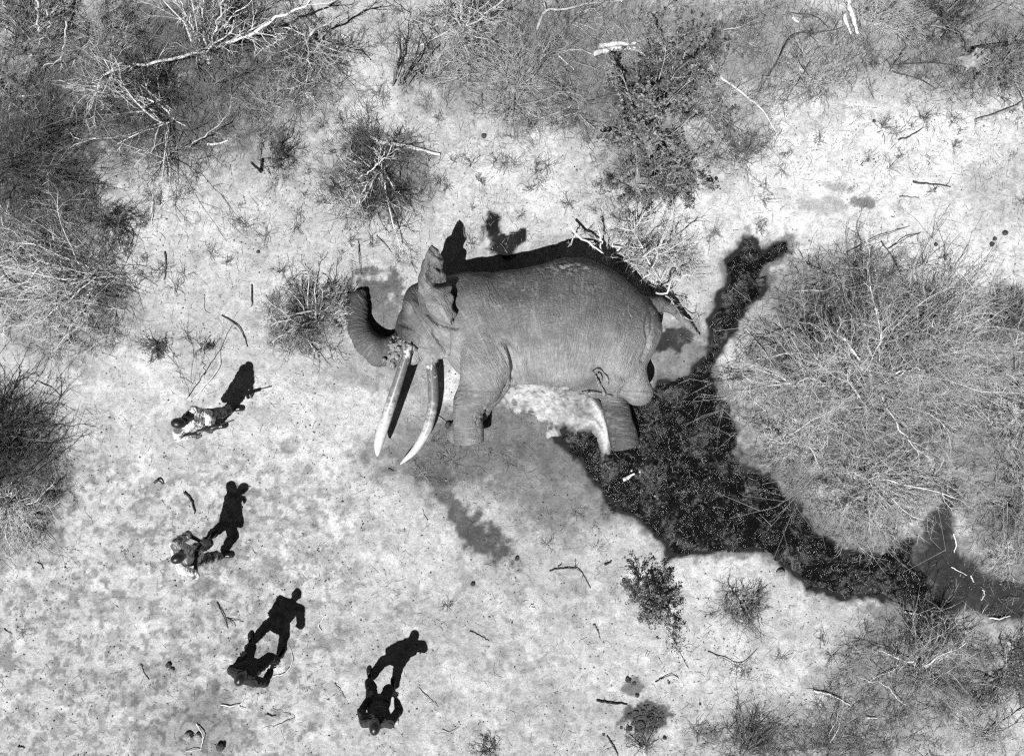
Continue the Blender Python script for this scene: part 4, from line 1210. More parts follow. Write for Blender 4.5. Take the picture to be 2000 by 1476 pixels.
def knee_of(hip, ank, fwd, thigh=.43, shin=.418):
    hip = np.asarray(hip, float); ank = np.asarray(ank, float)
    d = ank - hip; L = np.linalg.norm(d); u = d / L
    L = min(L, thigh + shin - 1e-3)
    a = (thigh ** 2 - shin ** 2 + L ** 2) / (2 * L)
    hgt = math.sqrt(max(thigh ** 2 - a ** 2, 1e-4))
    f = np.append(fwd, 0.0); f = f - (f @ u) * u; f /= np.linalg.norm(f)
    return hip + u * a + f * hgt

def person(label, J, yaw, head_yaw, pitch, mats, sleeve=1.0, seed=0, jacket_len=0.0):
    base = np.array([(J['footL'][0] + J['footR'][0]) / 2, (J['footL'][1] + J['footR'][1]) / 2, 0.0])
    base[2] = float(gh(base[0], base[1]))
    root = empty('person', base, label, 'person')
    g = {k: (np.array(v[:3], float) if len(v) > 2 and k not in ('footL', 'footR') else v) for k, v in J.items()}
    for k in g:
        if k not in ('footL', 'footR'): g[k] = g[k] + np.array([0, 0, base[2]])
    fw = np.array([math.cos(math.radians(yaw)), math.sin(math.radians(yaw))]); lf = np.array([-fw[1], fw[0]])
    Rt = rotz(yaw)
    hipL = g['pelvis'] + np.append(lf * .09, -.03); hipR = g['pelvis'] + np.append(-lf * .09, -.03)
    ank = {}; kne = {}
    for s_, hip in (('L', hipL), ('R', hipR)):
        fx, fy, fyaw = g['foot' + s_]
        fd = np.array([math.cos(math.radians(fyaw)), math.sin(math.radians(fyaw))])
        ank[s_] = np.array([fx - fd[0] * .075, fy - fd[1] * .075, base[2] + .10])
        kne[s_] = knee_of(hip, ank[s_], fw)
    lo = np.min([*[g[k] for k in g if k not in ('footL', 'footR')], *ank.values()], 0) - .35
    hi = np.max([*[g[k] for k in g if k not in ('footL', 'footR')], *ank.values()], 0) + .35
    lo[2] = base[2] - .05; hi[2] = g['head'][2] + .25
    H = .0088
    # --- skin: head with face, neck, trunk, arms with five-fingered hands, legs
    f = Field(lo, hi, H)
    hy = rotz(head_yaw); pr = math.radians(pitch)
    Ry = np.array([[math.cos(pr), 0, -math.sin(pr)], [0, 1, 0], [math.sin(pr), 0, math.cos(pr)]])
    Rh = Ry @ hy
    hc = g['head']
    def hp(a, b, c_): return hc + Rh.T @ np.array([a, b, c_])
    f.ell(hp(-.008, 0, .028), (.103, .080, .095), .02, Rh)
    f.ell(hp(.02, 0, -.03), (.078, .064, .095), .03, Rh)
    f.ell(hp(.05, 0, -.085), (.045, .045, .035), .025, Rh)
    f.cone(hp(.088, 0, .015), hp(.108, 0, -.03), .011, .017, .012)
    f.ell(hp(.088, 0, -.062), (.016, .028, .010), .008, Rh)
    f.ell(hp(.082, 0, .035), (.018, .058, .012), .015, Rh)
    for sd in (1, -1):
        f.ell(hp(.092, sd * .031, .012), (.014, .018, .011), .008, Rh, 'd')
        f.ell(hp(-.005, sd * .083, -.005), (.022, .010, .034), .006, Rh)
    f.cone(hp(-.02, 0, -.07), g['neck'] + (0, 0, -.05), .056, .062, .03)
    f.ell(g['chest'], (.10, .165, .22), .04, Rt)
    f.ell(lerp(g['chest'], g['pelvis'], .6), (.09, .14, .2), .05, Rt)
    f.ell(g['pelvis'], (.10, .16, .12), .05, Rt)
    for s_, sd in (('L', 1), ('R', -1)):
        sh, elb, hd = g['sh' + s_], g['elb' + s_], g['hand' + s_]
        f.cone(lerp(g['chest'], sh, .5) + (0, 0, .08), sh, .06, .055, .04)
        f.cone(sh, elb, .050, .040, .02); f.cone(elb, hd, .041, .027, .02)
        d = hd - elb; d /= np.linalg.norm(d)
        up = np.array([0, 0, 1.0]); side = np.cross(d, up); side /= np.linalg.norm(side) + 1e-9; nrm = np.cross(side, d)
        side *= sd
        grip = g.get('grip', 1.0) if not isinstance(g.get('grip', 1.0), np.ndarray) else 1.0
        pc = hd + d * .045
        f.ell(pc, (.045, .040, .018), .012, np.array([d, side, nrm]))
        f.cone(hd, pc, .026, .024, .012)
        for q, (off, ln) in enumerate(((-.036, .068), (-.012, .078), (.012, .072), (.036, .056))):
            a = hd + d * .082 + side * off
            b = a + d * ln * .45 - nrm * ln * .12
            c_ = b + d * ln * .25 - nrm * ln * .42
            e_ = c_ - d * ln * .12 - nrm * ln * .22
            f.cone(a, b, .0105, .0098, .004); f.cone(b, c_, .0098, .009, .003); f.cone(c_, e_, .009, .008, .003)
        a = hd + d * .03 - side * .034
        b = a + d * .030 - side * .026 - nrm * .008; c_ = b + d * .028 + side * .004 - nrm * .018
        f.cone(a, b, .014, .0115, .006); f.cone(b, c_, .0115, .0095, .004)
        hip = hipL if s_ == 'L' else hipR
        f.cone(hip, kne[s_], .078, .052, .03); f.cone(kne[s_], ank[s_], .050, .036, .02)
    V, F = f.mesh('b'); V = relax(V, F, 1, .4)
    me = mesh_np('body', rel(V, root), F); smooth(me)
    link('body', me, M['skin'], root)
    for sd in (1, -1):
        p = hp(.084, sd * .031, .012)
        fe = Field(p - .02, p + .02, .004); fe.ell(p, (.0125,) * 3, 0)
        V, F = fe.mesh('e'); me = mesh_np('eye', rel(V, root), F); smooth(me); link('eye', me, M['eye'], root)
    # --- cropped hair
    f = Field(hc - .17, hc + .19, .007)
    f.ell(hp(-.012, 0, .034), (.108, .086, .098), 0, Rh)
    f.cone(hp(.14, 0, -.05), hp(.12, 0, -.02), .09, .07, .01, op='d')
    f.cone(hp(-.02, .11, -.08), hp(-.02, -.11, -.08), .07, .07, .01, op='d')
    V, F = f.mesh('h'); V = relax(V, F, 1, .4)
    me = mesh_np('hair', rel(V, root), F); smooth(me); link('hair', me, M['hair'], root)
    # --- jacket
    def cloth(name, f, mat, amp, sc):
        V, F = f.mesh(name); V = relax(V, F, 1, .4)
        n_ = vnormals(V, F)
        V = V + n_ * ((vnoise3(V * sc, seed + 3) - .5) * amp + (vnoise3(V * sc * 2.3, seed + 8) - .5) * amp * .6)[:, None]
        me = mesh_np(name, rel(V, root), F); smooth(me)
        return link(name, me, M[mat], root)
    f = Field(lo, hi, .0105)
    f.ell(g['chest'], (.135, .195, .235), .05, Rt)
    f.ell(lerp(g['chest'], g['neck'], .55), (.10, .17, .10), .05, Rt)
    f.ell(lerp(g['chest'], g['pelvis'], .55), (.125, .175, .22), .05, Rt)
    f.ell(g['pelvis'] + (0, 0, .03 - jacket_len), (.135, .185, .12 + jacket_len), .05, Rt)
    for s_ in 'LR':
        sh, elb, hd = g['sh' + s_], g['elb' + s_], g['hand' + s_]
        f.cone(lerp(g['chest'], sh, .4) + (0, 0, .07), sh, .085, .078, .04)
        f.cone(sh, elb, .076, .066, .025)
        if sleeve > 0: f.cone(elb, lerp(elb, hd, sleeve), .064, .046, .02, True)
    f.cone(g['neck'] + (0, 0, .02), g['neck'] + (0, 0, .3), .075, .06, .005, op='d')
    f.cone(lerp(g['chest'], g['neck'], .8), g['neck'] + (0, 0, .025), .082, .074, .02, True)
    f.cone(g['neck'] + (0, 0, -.01), g['neck'] + (0, 0, .2), .060, .060, .004, op='d')
    jk = cloth('jacket', f, mats[0], .035, 14)
    # belt line and collar piece
    # --- trousers
    f = Field(lo, (hi[0], hi[1], g['pelvis'][2] + .2), .0105)
    f.ell(g['pelvis'] + (0, 0, -.01), (.125, .172, .13), .04, Rt)
    for s_, hip in (('L', hipL), ('R', hipR)):
        f.cone(hip, kne[s_], .112, .088, .04)
        f.cone(kne[s_], ank[s_] + (0, 0, .06), .087, .074, .03)
    cloth('trousers', f, mats[1], .035, 13)
    # --- boots
    for s_ in 'LR':
        fx, fy, fyaw = g['foot' + s_]
        Rf = rotz(fyaw); z0 = base[2]
        def fp(a, b, c_): return np.array([fx, fy, z0]) + Rf.T @ np.array([a, b, c_])
        f = Field(np.array([fx - .25, fy - .25, z0 - .02]), np.array([fx + .25, fy + .25, z0 + .3]), .008)
        f.cone(fp(-.075, 0, .045), fp(.06, 0, .042), .045, .048, .03)
        f.ell(fp(.095, .004, .036), (.062, .049, .040), .02, Rf)
        f.cone(fp(-.07, 0, .06), ank[s_] + (0, 0, .10), .047, .052, .03, True)
        s2, (X_, Y_, Z_) = f.block(f.lo, f.lo + f.h * f.n)
        f.D[s2] = np.maximum(f.D[s2], (z0 + .004) - Z_)
        V, F = f.mesh('boot'); V = relax(V, F, 1, .4)
        me = mesh_np('boot', rel(V, root), F); smooth(me)
        bt = link('boot', me, M['boot'], root)
        f = Field(np.array([fx - .25, fy - .25, z0 - .02]), np.array([fx + .25, fy + .25, z0 + .05]), .008)
        f.cone(fp(-.078, 0, .012), fp(.105, .003, .012), .050, .054, 0, zs=.35)
        V, F = f.mesh('sole'); me = mesh_np('sole', rel(V, root), F); smooth(me); link('sole', me, M['gun'], bt)
    return root

def boxmesh(c, s, taper_=0.0):
    x, y, z = s[0] / 2, s[1] / 2, s[2] / 2
    k = 1 - taper_
    V = np.array([(-x, -y, -z), (x, -y * k, -z * k), (x, y * k, -z * k), (-x, y, -z), (-x, -y, z), (x, -y * k, z * k), (x, y * k, z * k), (-x, y, z)]) + c
    F = np.array([(0, 3, 2, 1), (4, 5, 6, 7), (0, 1, 5, 4), (1, 2, 6, 5), (2, 3, 7, 6), (3, 0, 4, 7)])
    return V, F

def rifle(butt, muzzle, label):
    a = np.asarray(butt, float); b = np.asarray(muzzle, float)
    root = empty('rifle', a, label, 'rifle')
    d = b - a; L = np.linalg.norm(d); d /= L
    s_ = np.cross((0, 0, 1.0), d); s_ /= np.linalg.norm(s_); u = np.cross(d, s_)
    Rm = np.stack([d, s_, u], 1)
    def part(name, V, F, mat='gun', bev=.004, parent=root):
        me = mesh_np(name, np.asarray(V) @ Rm.T, F)
        o = link(name, me, M[mat], parent)
        md = o.modifiers.new('bevel', 'BEVEL'); md.width = bev; md.segments = 2
        return o
    V, F = boxmesh((.12, 0, -.02), (.24, .042, .10), -.0); V[[0, 1, 2, 3], 2] += np.array([-.02, .03, .03, -.02]); part('stock', V, F, 'boot')
    V, F = boxmesh((.34, 0, .0), (.22, .046, .085)); part('receiver', V, F)
    V, F = boxmesh((.53, 0, .005), (.18, .046, .055)); part('handguard', V, F, 'boot')
    P = np.array([[(.45, 0, .015), (.60, 0, .015), (.70, 0, .015), (L, 0, .015)]]); V, F = tubes(P, np.full((1, 4), .011), 8); part('barrel', V, F, bev=.001)
    P = np.array([[(.38, 0, -.03), (.40, 0, -.10), (.43, 0, -.16), (.47, 0, -.21)]]); V, F = tubes(P, np.full((1, 4), .026), 6); part('magazine', V, F, bev=.002)
    V, F = boxmesh((.27, 0, -.08), (.035, .03, .10)); part('grip', V, F, 'boot')
    V, F = boxmesh((L - .06, 0, .04), (.012, .008, .045)); part('front_sight', V, F, bev=.001)
    P = np.array([[(.05, .03, -.02), (.2, .06, -.10), (.4, .06, -.10), (.55, .03, -.01)]]); V, F = tubes(P, np.full((1, 4), .008), 4); part('sling', V, F, 'boot', .001)
    return root

person('person in pale camouflage jacket carrying a rifle, nearest the top of the row', dict(
    footL=(-5.02, -.56, 4), footR=(-5.33, -.88, 8), pelvis=(-5.18, -.71, .98), chest=(-5.23, -.69, 1.32), neck=(-5.27, -.70, 1.53), head=(-5.27, -.715, 1.70),
    shL=(-5.14, -.53, 1.47), shR=(-5.40, -.86, 1.46), elbL=(-5.04, -.60, 1.19), handL=(-5.03, -.79, 1.17), elbR=(-5.51, -.98, 1.20), handR=(-5.28, -.95, 1.21)),
    -28, -8, 12, ('camo', 'camo_dark'), .95, 1, .06)
rifle((-5.42, -.97, 1.27), (-4.64, -.70, 1.10), 'black rifle held level by the person nearest the top')
person('person in pale camouflage with wide stance, holding a rifle across the chest', dict(
    footL=(-5.48, -2.89, 48), footR=(-5.205, -3.22, 0), pelvis=(-5.38, -3.02, .93), chest=(-5.40, -2.91, 1.28), neck=(-5.36, -2.88, 1.49), head=(-5.30, -2.855, 1.66),
    shL=(-5.47, -2.69, 1.43), shR=(-5.34, -3.10, 1.43), elbL=(-5.37, -2.60, 1.17), handL=(-5.20, -2.72, 1.10), elbR=(-5.24, -3.25, 1.20), handR=(-5.24, -2.99, 1.17)),
    17, 20, 25, ('camo', 'camo_dark'), .12, 2, .05)
rifle((-5.36, -3.07, 1.28), (-5.10, -2.58, .80), 'black rifle slanting down across the chest of the camouflaged person with wide stance')
person('person in plain black clothes striding past a Y-shaped stick', dict(
    footL=(-4.757, -4.785, 97), footR=(-4.22, -5.04, 55), pelvis=(-4.47, -4.93, .92), chest=(-4.41, -4.86, 1.26), neck=(-4.37, -4.83, 1.48), head=(-4.325, -4.79, 1.65),
    shL=(-4.56, -4.76, 1.42), shR=(-4.20, -4.94, 1.42), elbL=(-4.64, -4.86, 1.15), handL=(-4.60, -4.74, .90), elbR=(-4.12, -5.08, 1.15), handR=(-4.10, -4.95, .90)),
    63, 62, 18, ('cloth_black', 'cloth_black'), .95, 3, .08)
person('person in dark jacket nearest the bottom edge, arms held slightly out', dict(
    footL=(-2.59, -5.42, 98), footR=(-2.17, -5.60, 86), pelvis=(-2.28, -5.54, .93), chest=(-2.20, -5.58, 1.27), neck=(-2.185, -5.58, 1.49), head=(-2.18, -5.555, 1.66),
    shL=(-2.39, -5.60, 1.43), shR=(-1.985, -5.60, 1.43), elbL=(-2.51, -5.55, 1.15), handL=(-2.43, -5.42, .93), elbR=(-1.885, -5.53, 1.15), handR=(-1.97, -5.43, .93)),
    90, 88, 14, ('cloth_char', 'cloth_black'), .95, 4, .08)

# ------------------------------------------------------------------ sticks, logs, stones, dung
def stick(name, lines, label, mat='bark_grey', r=.009, cat='stick', side=0, seed=0, arch=.0):
    """lines: px polylines of one fallen stick (forks included) lying on the sand"""
    rg = np.random.default_rng(int(lines[0][0][0] * 7 + lines[0][0][1]) + seed)
    p0 = W(*lines[0][0][:2]); p0[2] = float(gh(p0[0], p0[1]))
    root_loc = p0
    parts = []
    for li, ln in enumerate(lines):
        rr = r if li == 0 else r * .7
        q = np.array([W(*p[:2]) for p in ln]); q = resample(q, max(8, 4 * len(ln)))
        n = len(q)
        q[:, :2] += rg.normal(0, .006, (n, 2))
        q[:, 2] = gh(q[:, 0], q[:, 1]) + rr * .9 + .006 + arch * np.sin(np.linspace(0, math.pi, n)) ** 2
        R = np.linspace(rr * 1.15, rr * .6, n) * rg.uniform(.85, 1.15, n)
        V, F = tubes(q[None], R[None], 6)
        parts.append((V, F))
        c0 = len(V) - 6
        parts.append((V[:6], np.array([(0, 1, 2, 3), (0, 3, 4, 5)]))); parts.append((V[-6:], np.array([(3, 2, 1, 0), (5, 4, 3, 0)])))
        if side:
            P1, l1 = sprout(rg, q[None], np.array([np.linalg.norm(np.diff(q, axis=0), axis=1).sum()]), side, .15, .95, .9, .16, 3, .15, .05)
            parts.append(tubes(P1, taper(len(P1), 3, rr * .45, rr * .2), 3))
    V, F = join(parts)
    me = mesh_np(name, V - root_loc, F); smooth(me)
    o = link(name, me, M[mat], None, label, cat)
    o.location = root_loc
    return o

ST = [
    ('log', [[(733, 277), (796, 287), (859, 304)]], 'long bleached log lying in the bush above the ear', 'bark_pale', .038, 'log', 0, 0),
    ('log', [[(1171, 92), (1205, 90), (1240, 86)]], 'upper of the white split logs at the top', 'bark_pale', .045, 'log', 0, .05),
    ('log', [[(1158, 108), (1200, 100), (1240, 97)]], 'lower of the white split logs at the top, slanting', 'bark_pale', .05, 'log', 0, .03),
    ('fallen_branch', [[(1048, 60), (1065, 26), (1104, 24), (1174, 9), (1216, 3)], [(1065, 26), (1062, 4)]], 'curved dark fallen branch at the top edge near the middle', 'bark_grey', .022, 'branch', 4, .12),
    ('stick', [[(1100, 101), (1132, 100), (1167, 112)]], 'bent stick left of the white split logs', 'bark_grey', .014, 'stick', 3, .05),
    ('stick', [[(1090, 108), (1121, 138)]], 'straight pale stick below the bent stick by the split logs', 'bark_pale', .013, 'stick', 0, 0),
    ('wood_splinter', [[(1653, 0), (1664, 36), (1673, 68)]], 'long white wood splinter at the top, right of the middle', 'bark_pale', .045, 'splinter', 0, 0),
    ('wood_splinter', [[(1646, 31), (1662, 68)]], 'short white wood splinter left of the long one', 'bark_pale', .03, 'splinter', 0, 0),
    ('wood_chip', [[(1547, 35), (1559, 45)]], 'white wood chip on the sand left of the white splinters', 'bark_pale', .026, 'wood chip', 0, 0),
    ('pole', [[(1405, 150), (1440, 178), (1475, 206), (1496, 231), (1534, 297)]], 'long pale fallen pole slanting down on pale sand, upper of two', 'bark_pale', .016, 'pole', 2, .05),
    ('pole', [[(1300, 140), (1345, 206), (1394, 259), (1450, 329), (1510, 381)]], 'long thin fallen pole running past the small dark tuft, lower of two', 'bark_grey', .015, 'pole', 3, .05),
    ('wood_chip', [[(1524, 238), (1541, 248)]], 'white chip at the end of the upper fallen pole', 'bark_pale', .026, 'wood chip', 0, 0),
    ('stick', [[(1527, 206), (1566, 147), (1597, 91)]], 'thin dark stick standing out among crossing branches right of the upper pole', 'bark_dark', .010, 'stick', 3, .05),
    ('fallen_branch', [[(1482, 182), (1517, 119), (1545, 73), (1597, 66), (1645, 54)]], 'dark angular fallen branch bending towards the white splinters', 'bark_dark', .014, 'branch', 5, .08),
    ('stick', [[(1545, 24), (1594, 35), (1622, 58)]], 'dark curved stick above the angular fallen branch', 'bark_dark', .010, 'stick', 3, .03),
    ('log', [[(1893, 100), (1947, 91), (2012, 83)]], 'dark charred log running from the pale stump to the right edge', 'bark_dark', .045, 'log', 2, .02),
    ('stick', [[(1737, 126), (1825, 126), (1874, 130)]], 'straight dark stick pointing at the pale stump', 'bark_dark', .012, 'stick', 4, .04),
    ('stick', [[(1744, 140), (1790, 154), (1828, 175)]], 'slanting dark stick below the one pointing at the stump', 'bark_dark', .012, 'stick', 3, .02),
    ('stick', [[(1737, 140), (1752, 116), (1772, 84)]], 'steep dark stick crossing the sticks left of the pale stump', 'bark_dark', .010, 'stick', 4, .06),
    ('log', [[(1902, 238), (1947, 224), (1998, 199)]], 'thick dark log at the right edge below the pale stump', 'bark_grey', .032, 'log', 0, .03),
    ('stick', [[(1979, 158), (1992, 190), (2002, 225)]], 'pale stick at the right edge touching the thick dark log', 'bark_pale', .016, 'stick', 0, .05),
    ('stick', [[(1753, 273), (1768, 270), (1804, 250)]], 'dark crooked stick on the bright sand, upper right', 'bark_dark', .013, 'stick', 2, .0),
    ('stick', [[(1877, 282), (1900, 288), (1923, 294)]], 'pale stick on the sand below the thick dark log', 'bark_pale', .010, 'stick', 3, .0),
    ('stick', [[(1755, 383), (1793, 387)]], 'short dark twig lying level on the bright sand', 'bark_dark', .009, 'stick', 0, .0),
    ('root', [[(1783, 357), (1820, 360), (1856, 366)]], 'dark half-buried root on the bright sand, upper right', 'bark_dark', .016, 'root', 2, -.008),
    ('stick', [[(1734, 486), (1769, 465), (1798, 455)]], 'dark curved stick right of the bare sapling above the huge bush', 'bark_dark', .010, 'stick', 0, .08),
    ('stick', [[(1654, 493), (1702, 469), (1776, 442)]], 'long thin dark stick crossing behind the bare sapling', 'bark_dark', .008, 'stick', 0, .08),
    ('stick', [[(1721, 471), (1747, 519), (1771, 569)]], 'straight dark stick slanting down into the top of the huge bush', 'bark_dark', .011, 'stick', 0, .08),
    ('stick', [[(1864, 519), (1890, 478)]], 'thin twig on bright sand above the dark scrub at the right', 'bark_grey', .007, 'stick', 1, .02),
    ('stick', [[(299, 380), (299, 410), (297, 440)]], 'straight pale stick upright in the picture, above the left sand patch', 'bark_pale', .011, 'stick', 0, .03),
    ('stick', [[(322, 490), (325, 520), (322, 548)]], 'thick short dark stick on the left sand, below the upright pale one', 'bark_dark', .014, 'stick', 0, .0),
    ('stick', [[(399, 576), (400, 592), (402, 607), (412, 612)]], 'small hooked stick on the sand left of the trunk bush', 'bark_grey', .009, 'stick', 0, .0),
    ('stick', [[(434, 616), (469, 639), (485, 677)]], 'curved dark stick between the trunk bush and the first shadow', 'bark_dark', .011, 'stick', 1, .02),
    ('stick', [[(380, 777), (427, 725), (430, 677)]], 'long thin bent stick left of the first shadow', 'bark_pale', .008, 'stick', 0, .06),
    ('stick', [[(75, 746), (101, 758), (121, 775)]], 'thin stick on pale sand above the dark thorn bush on the left', 'bark_grey', .010, 'stick', 0, .02),
    ('stick', [[(492, 555), (494, 578), (493, 600)]], 'short dark stick left of the trunk bush', 'bark_dark', .012, 'stick', 0, .02),
    ('stick', [[(-5, 516), (30, 508), (70, 500)]], 'pale stick running from the left edge to the stump', 'bark_pale', .014, 'stick', 0, .05),
    ('stick', [[(58, 548), (85, 524), (112, 499)]], 'pale slanting stick below the stump on the left', 'bark_pale', .016, 'stick', 0, .08),
    ('stick', [[(-5, 515), (20, 545), (48, 568)]], 'dark stick at the left edge below the stump', 'bark_dark', .012, 'stick', 0, .03),
    ('stick', [[(133, 252), (154, 273), (189, 271)]], 'crooked pale stick left of the dark dense bush, upper left', 'bark_pale', .012, 'stick', 0, .02),
    ('wood_chip', [[(406, 283), (425, 282), (446, 276)]], 'pale broken wood piece under the dark dense bush, upper left', 'bark_pale', .022, 'wood chip', 0, 0),
    ('stick', [[(424, 1176), (434, 1195), (440, 1207), (445, 1226)], [(440, 1207), (455, 1209), (476, 1215)], [(448, 1209), (460, 1222)]], 'thin forked dark twig above the striding black-clothed person', 'bark_dark', .010, 'stick', 0, .02),
    ('stick', [[(430, 1377), (465, 1377), (479, 1356)], [(465, 1377), (472, 1383), (480, 1381)]], 'pale Y-shaped stick below the striding black-clothed person', 'bark_pale', .011, 'stick', 0, .02),
    ('stick', [[(532, 1321), (557, 1313), (571, 1293), (568, 1268)]], 'crooked pale twig right of the striding black-clothed person', 'bark_pale', .009, 'stick', 0, .03),
    ('stick', [[(383, 1412), (392, 1424), (398, 1436), (392, 1462)], [(392, 1462), (360, 1466)]], 'pale forked stick resting against the dry dung balls', 'bark_pale', .012, 'stick', 0, .05),
    ('stick', [[(520, 1394), (530, 1398), (538, 1397)]], 'short dark twig right of the Y-shaped stick', 'bark_dark', .012, 'stick', 0, .0),
    ('stick', [[(69, 1097), (80, 1102), (85, 1111)]], 'small bent dark twig below the left thorn bush', 'bark_dark', .008, 'stick', 0, .0),
    ('stick', [[(8, 1227), (24, 1237)]], 'tiny dark twig at the left edge on mottled sand', 'bark_dark', .007, 'stick', 0, .0),
    ('stick', [[(35, 1455), (48, 1460)]], 'short thick dark twig in the bottom left corner', 'bark_dark', .013, 'stick', 0, .0),
    ('stick', [[(273, 1297), (281, 1312), (290, 1328)]], 'curved grey twig left of the striding black-clothed person', 'bark_grey', .011, 'stick', 0, .0),
    ('stick', [[(361, 960), (375, 975), (382, 1002)]], 'thick dark curved stick above the camouflaged person with wide stance', 'bark_dark', .017, 'stick', 0, .01),
    ('bark_piece', [[(304, 942), (312, 937), (321, 944)]], 'curled dark bark piece left of the second shadow', 'bark_dark', .022, 'bark', 0, .03),
    ('stick', [[(635, 1201), (623, 1222), (629, 1232)]], 'small hooked pale stick right of the third shadow', 'bark_pale', .010, 'stick', 1, .02),
    ('stick', [[(653, 1333), (664, 1347), (675, 1364)]], 'straight thin stick left of the boots of the bottom person', 'bark_grey', .009, 'stick', 0, .02),
    ('stick', [[(818, 1343), (833, 1360), (857, 1381)]], 'bent stick right of the bottom person', 'bark_grey', .009, 'stick', 0, .02),
    ('stick', [[(918, 1231), (936, 1239), (956, 1252)]], 'dark slightly bent stick right of the bottom shadow', 'bark_dark', .009, 'stick', 0, .0),
    ('stick', [[(531, 1420), (556, 1410), (575, 1400), (533, 1384)]], 'pale V-shaped twig left of the bottom person', 'bark_grey', .007, 'stick', 0, .02),
    ('stick', [[(864, 1424), (878, 1429), (896, 1420)], [(878, 1429), (884, 1435)]], 'short forked twig right of the bottom person, near the bottom edge', 'bark_grey', .008, 'stick', 0, .0),
    ('wood_chip', [[(776, 1404), (777, 1413)]], 'white chip beside the arm of the bottom person', 'bark_pale', .024, 'wood chip', 0, 0),
    ('stick', [[(1075, 1113), (1089, 1109), (1128, 1109), (1140, 1126), (1153, 1147)], [(1089, 1109), (1097, 1096)], [(1124, 1109), (1123, 1090)]], 'dark branching twig on open sand below the puddle', 'bark_dark', .011, 'stick', 2, .02),
    ('bark_piece', [[(1180, 1102), (1187, 1100), (1194, 1094)]], 'dark curled chip right of the dark branching twig', 'bark_dark', .018, 'bark', 0, .0),
    ('wood_chip', [[(758, 915), (770, 919)]], 'small dark chip on the sand left of the lower tusk tip', 'bark_dark', .012, 'wood chip', 0, 0),
    ('stick', [[(825, 993), (835, 1016)]], 'thin dark twig on open sand left of the dark streak', 'bark_dark', .006, 'stick', 0, .0),
    ('wood_chip', [[(1033, 1186), (1042, 1178)], [(1036, 1183), (1046, 1188)]], 'white chip on open sand left of the small leafy shrub', 'bark_pale', .016, 'wood chip', 0, 0),
    ('leaf', [[(1216, 936), (1226, 930), (1238, 924)]], 'pale fallen leaf lying on the black puddle', 'bark_pale', .035, 'leaf', 0, .0),
    ('log', [[(1160, 1219), (1166, 1233), (1171, 1249)]], 'short dark grey log left of the small leafy shrub', 'bark_grey', .026, 'log', 0, .0),
    ('log', [[(1298, 1220), (1312, 1224), (1326, 1229)]], 'short pale log right of the small leafy shrub', 'bark_pale', .034, 'log', 0, .0),
    ('stick', [[(1165, 1367), (1190, 1370), (1224, 1373)]], 'straight dark stick above the dung heap', 'bark_dark', .017, 'stick', 2, .01),
    ('stick', [[(1381, 1270), (1412, 1283), (1446, 1295), (1478, 1266)]], 'long thin bent stick under the round thorn bush', 'bark_grey', .009, 'stick', 2, .05),
    ('stick', [[(1588, 1347), (1626, 1356), (1662, 1378)]], 'thick pale curved stick near the bottom, left of the grassy bush', 'bark_pale', .018, 'stick', 0, .02),
    ('stick', [[(1766, 1194), (1793, 1198), (1811, 1207)]], 'pale curved stick above the grassy bush by the stain', 'bark_pale', .017, 'stick', 1, .03),
    ('stick', [[(1930, 1205), (1950, 1206), (1971, 1200)]], 'pale stick on the lower edge of the dark stain', 'bark_pale', .016, 'stick', 0, .02),
    ('stick', [[(1280, 1329), (1307, 1315), (1325, 1322)]], 'thin bent twig right of the scattered dung', 'bark_dark', .009, 'stick', 0, .02),
    ('stick', [[(1185, 1435), (1195, 1450), (1208, 1474)]], 'dark stick on the bottom edge left of the dung heap', 'bark_dark', .014, 'stick', 0, .02),
    ('stick', [[(1325, 1270), (1334, 1288), (1343, 1306)]], 'short straight pale stick below the short pale log', 'bark_pale', .009, 'stick', 0, .02),
    ('wood_chip', [[(1692, 1399), (1712, 1401)]], 'pale chip left of the grassy bush near the bottom', 'bark_pale', .018, 'wood chip', 0, 0),
    ('stick', [[(1856, 1106), (1870, 1113), (1888, 1122)]], 'thin pale stick lying on the dark stain', 'bark_pale', .010, 'stick', 0, .02),
    ('stick', [[(1894, 1122), (1898, 1130), (1901, 1136)]], 'short pale twig on the dark stain beside the thin stick', 'bark_pale', .010, 'stick', 0, .0),
    ('stick', [[(1917, 1150), (1922, 1160), (1914, 1172)]], 'small forked pale twig on the lower part of the dark stain', 'bark_pale', .009, 'stick', 2, .0),
    ('stick', [[(1860, 1040), (1864, 1060), (1862, 1078)]], 'pale broken stick at the right rim of the dark stain', 'bark_pale', .014, 'stick', 0, .02),
    ('stick', [[(452, 735 + 70), (0 + 470, 802)]], None, None, 0, None, 0, 0),
    ('stick', [[(845, 803), (868, 822), (880, 835)]], 'thin twig on the sand between lower tusk and foreleg', 'bark_grey', .008, 'stick', 0, .02),
    ('stick', [[(1455, 640), (1490, 690), (1530, 745)]], 'long thin stick at the left rim of the huge round bush', 'bark_grey', .012, 'stick', 2, .1),
    ('stick', [[(700, 470), (703, 505), (706, 535)]], 'thin dark twig pointing at the trunk tip', 'bark_dark', .008, 'stick', 1, .05),
    ('stick', [[(735, 460), (752, 478), (765, 493)]], 'slanting twig on the sand left of the ear', 'bark_grey', .009, 'stick', 1, .03),
]
for nm, lines, lab, mat, r, cat, side, arch in ST:
    if lab: stick(nm, lines, lab, mat, r, cat, side, 0, arch)

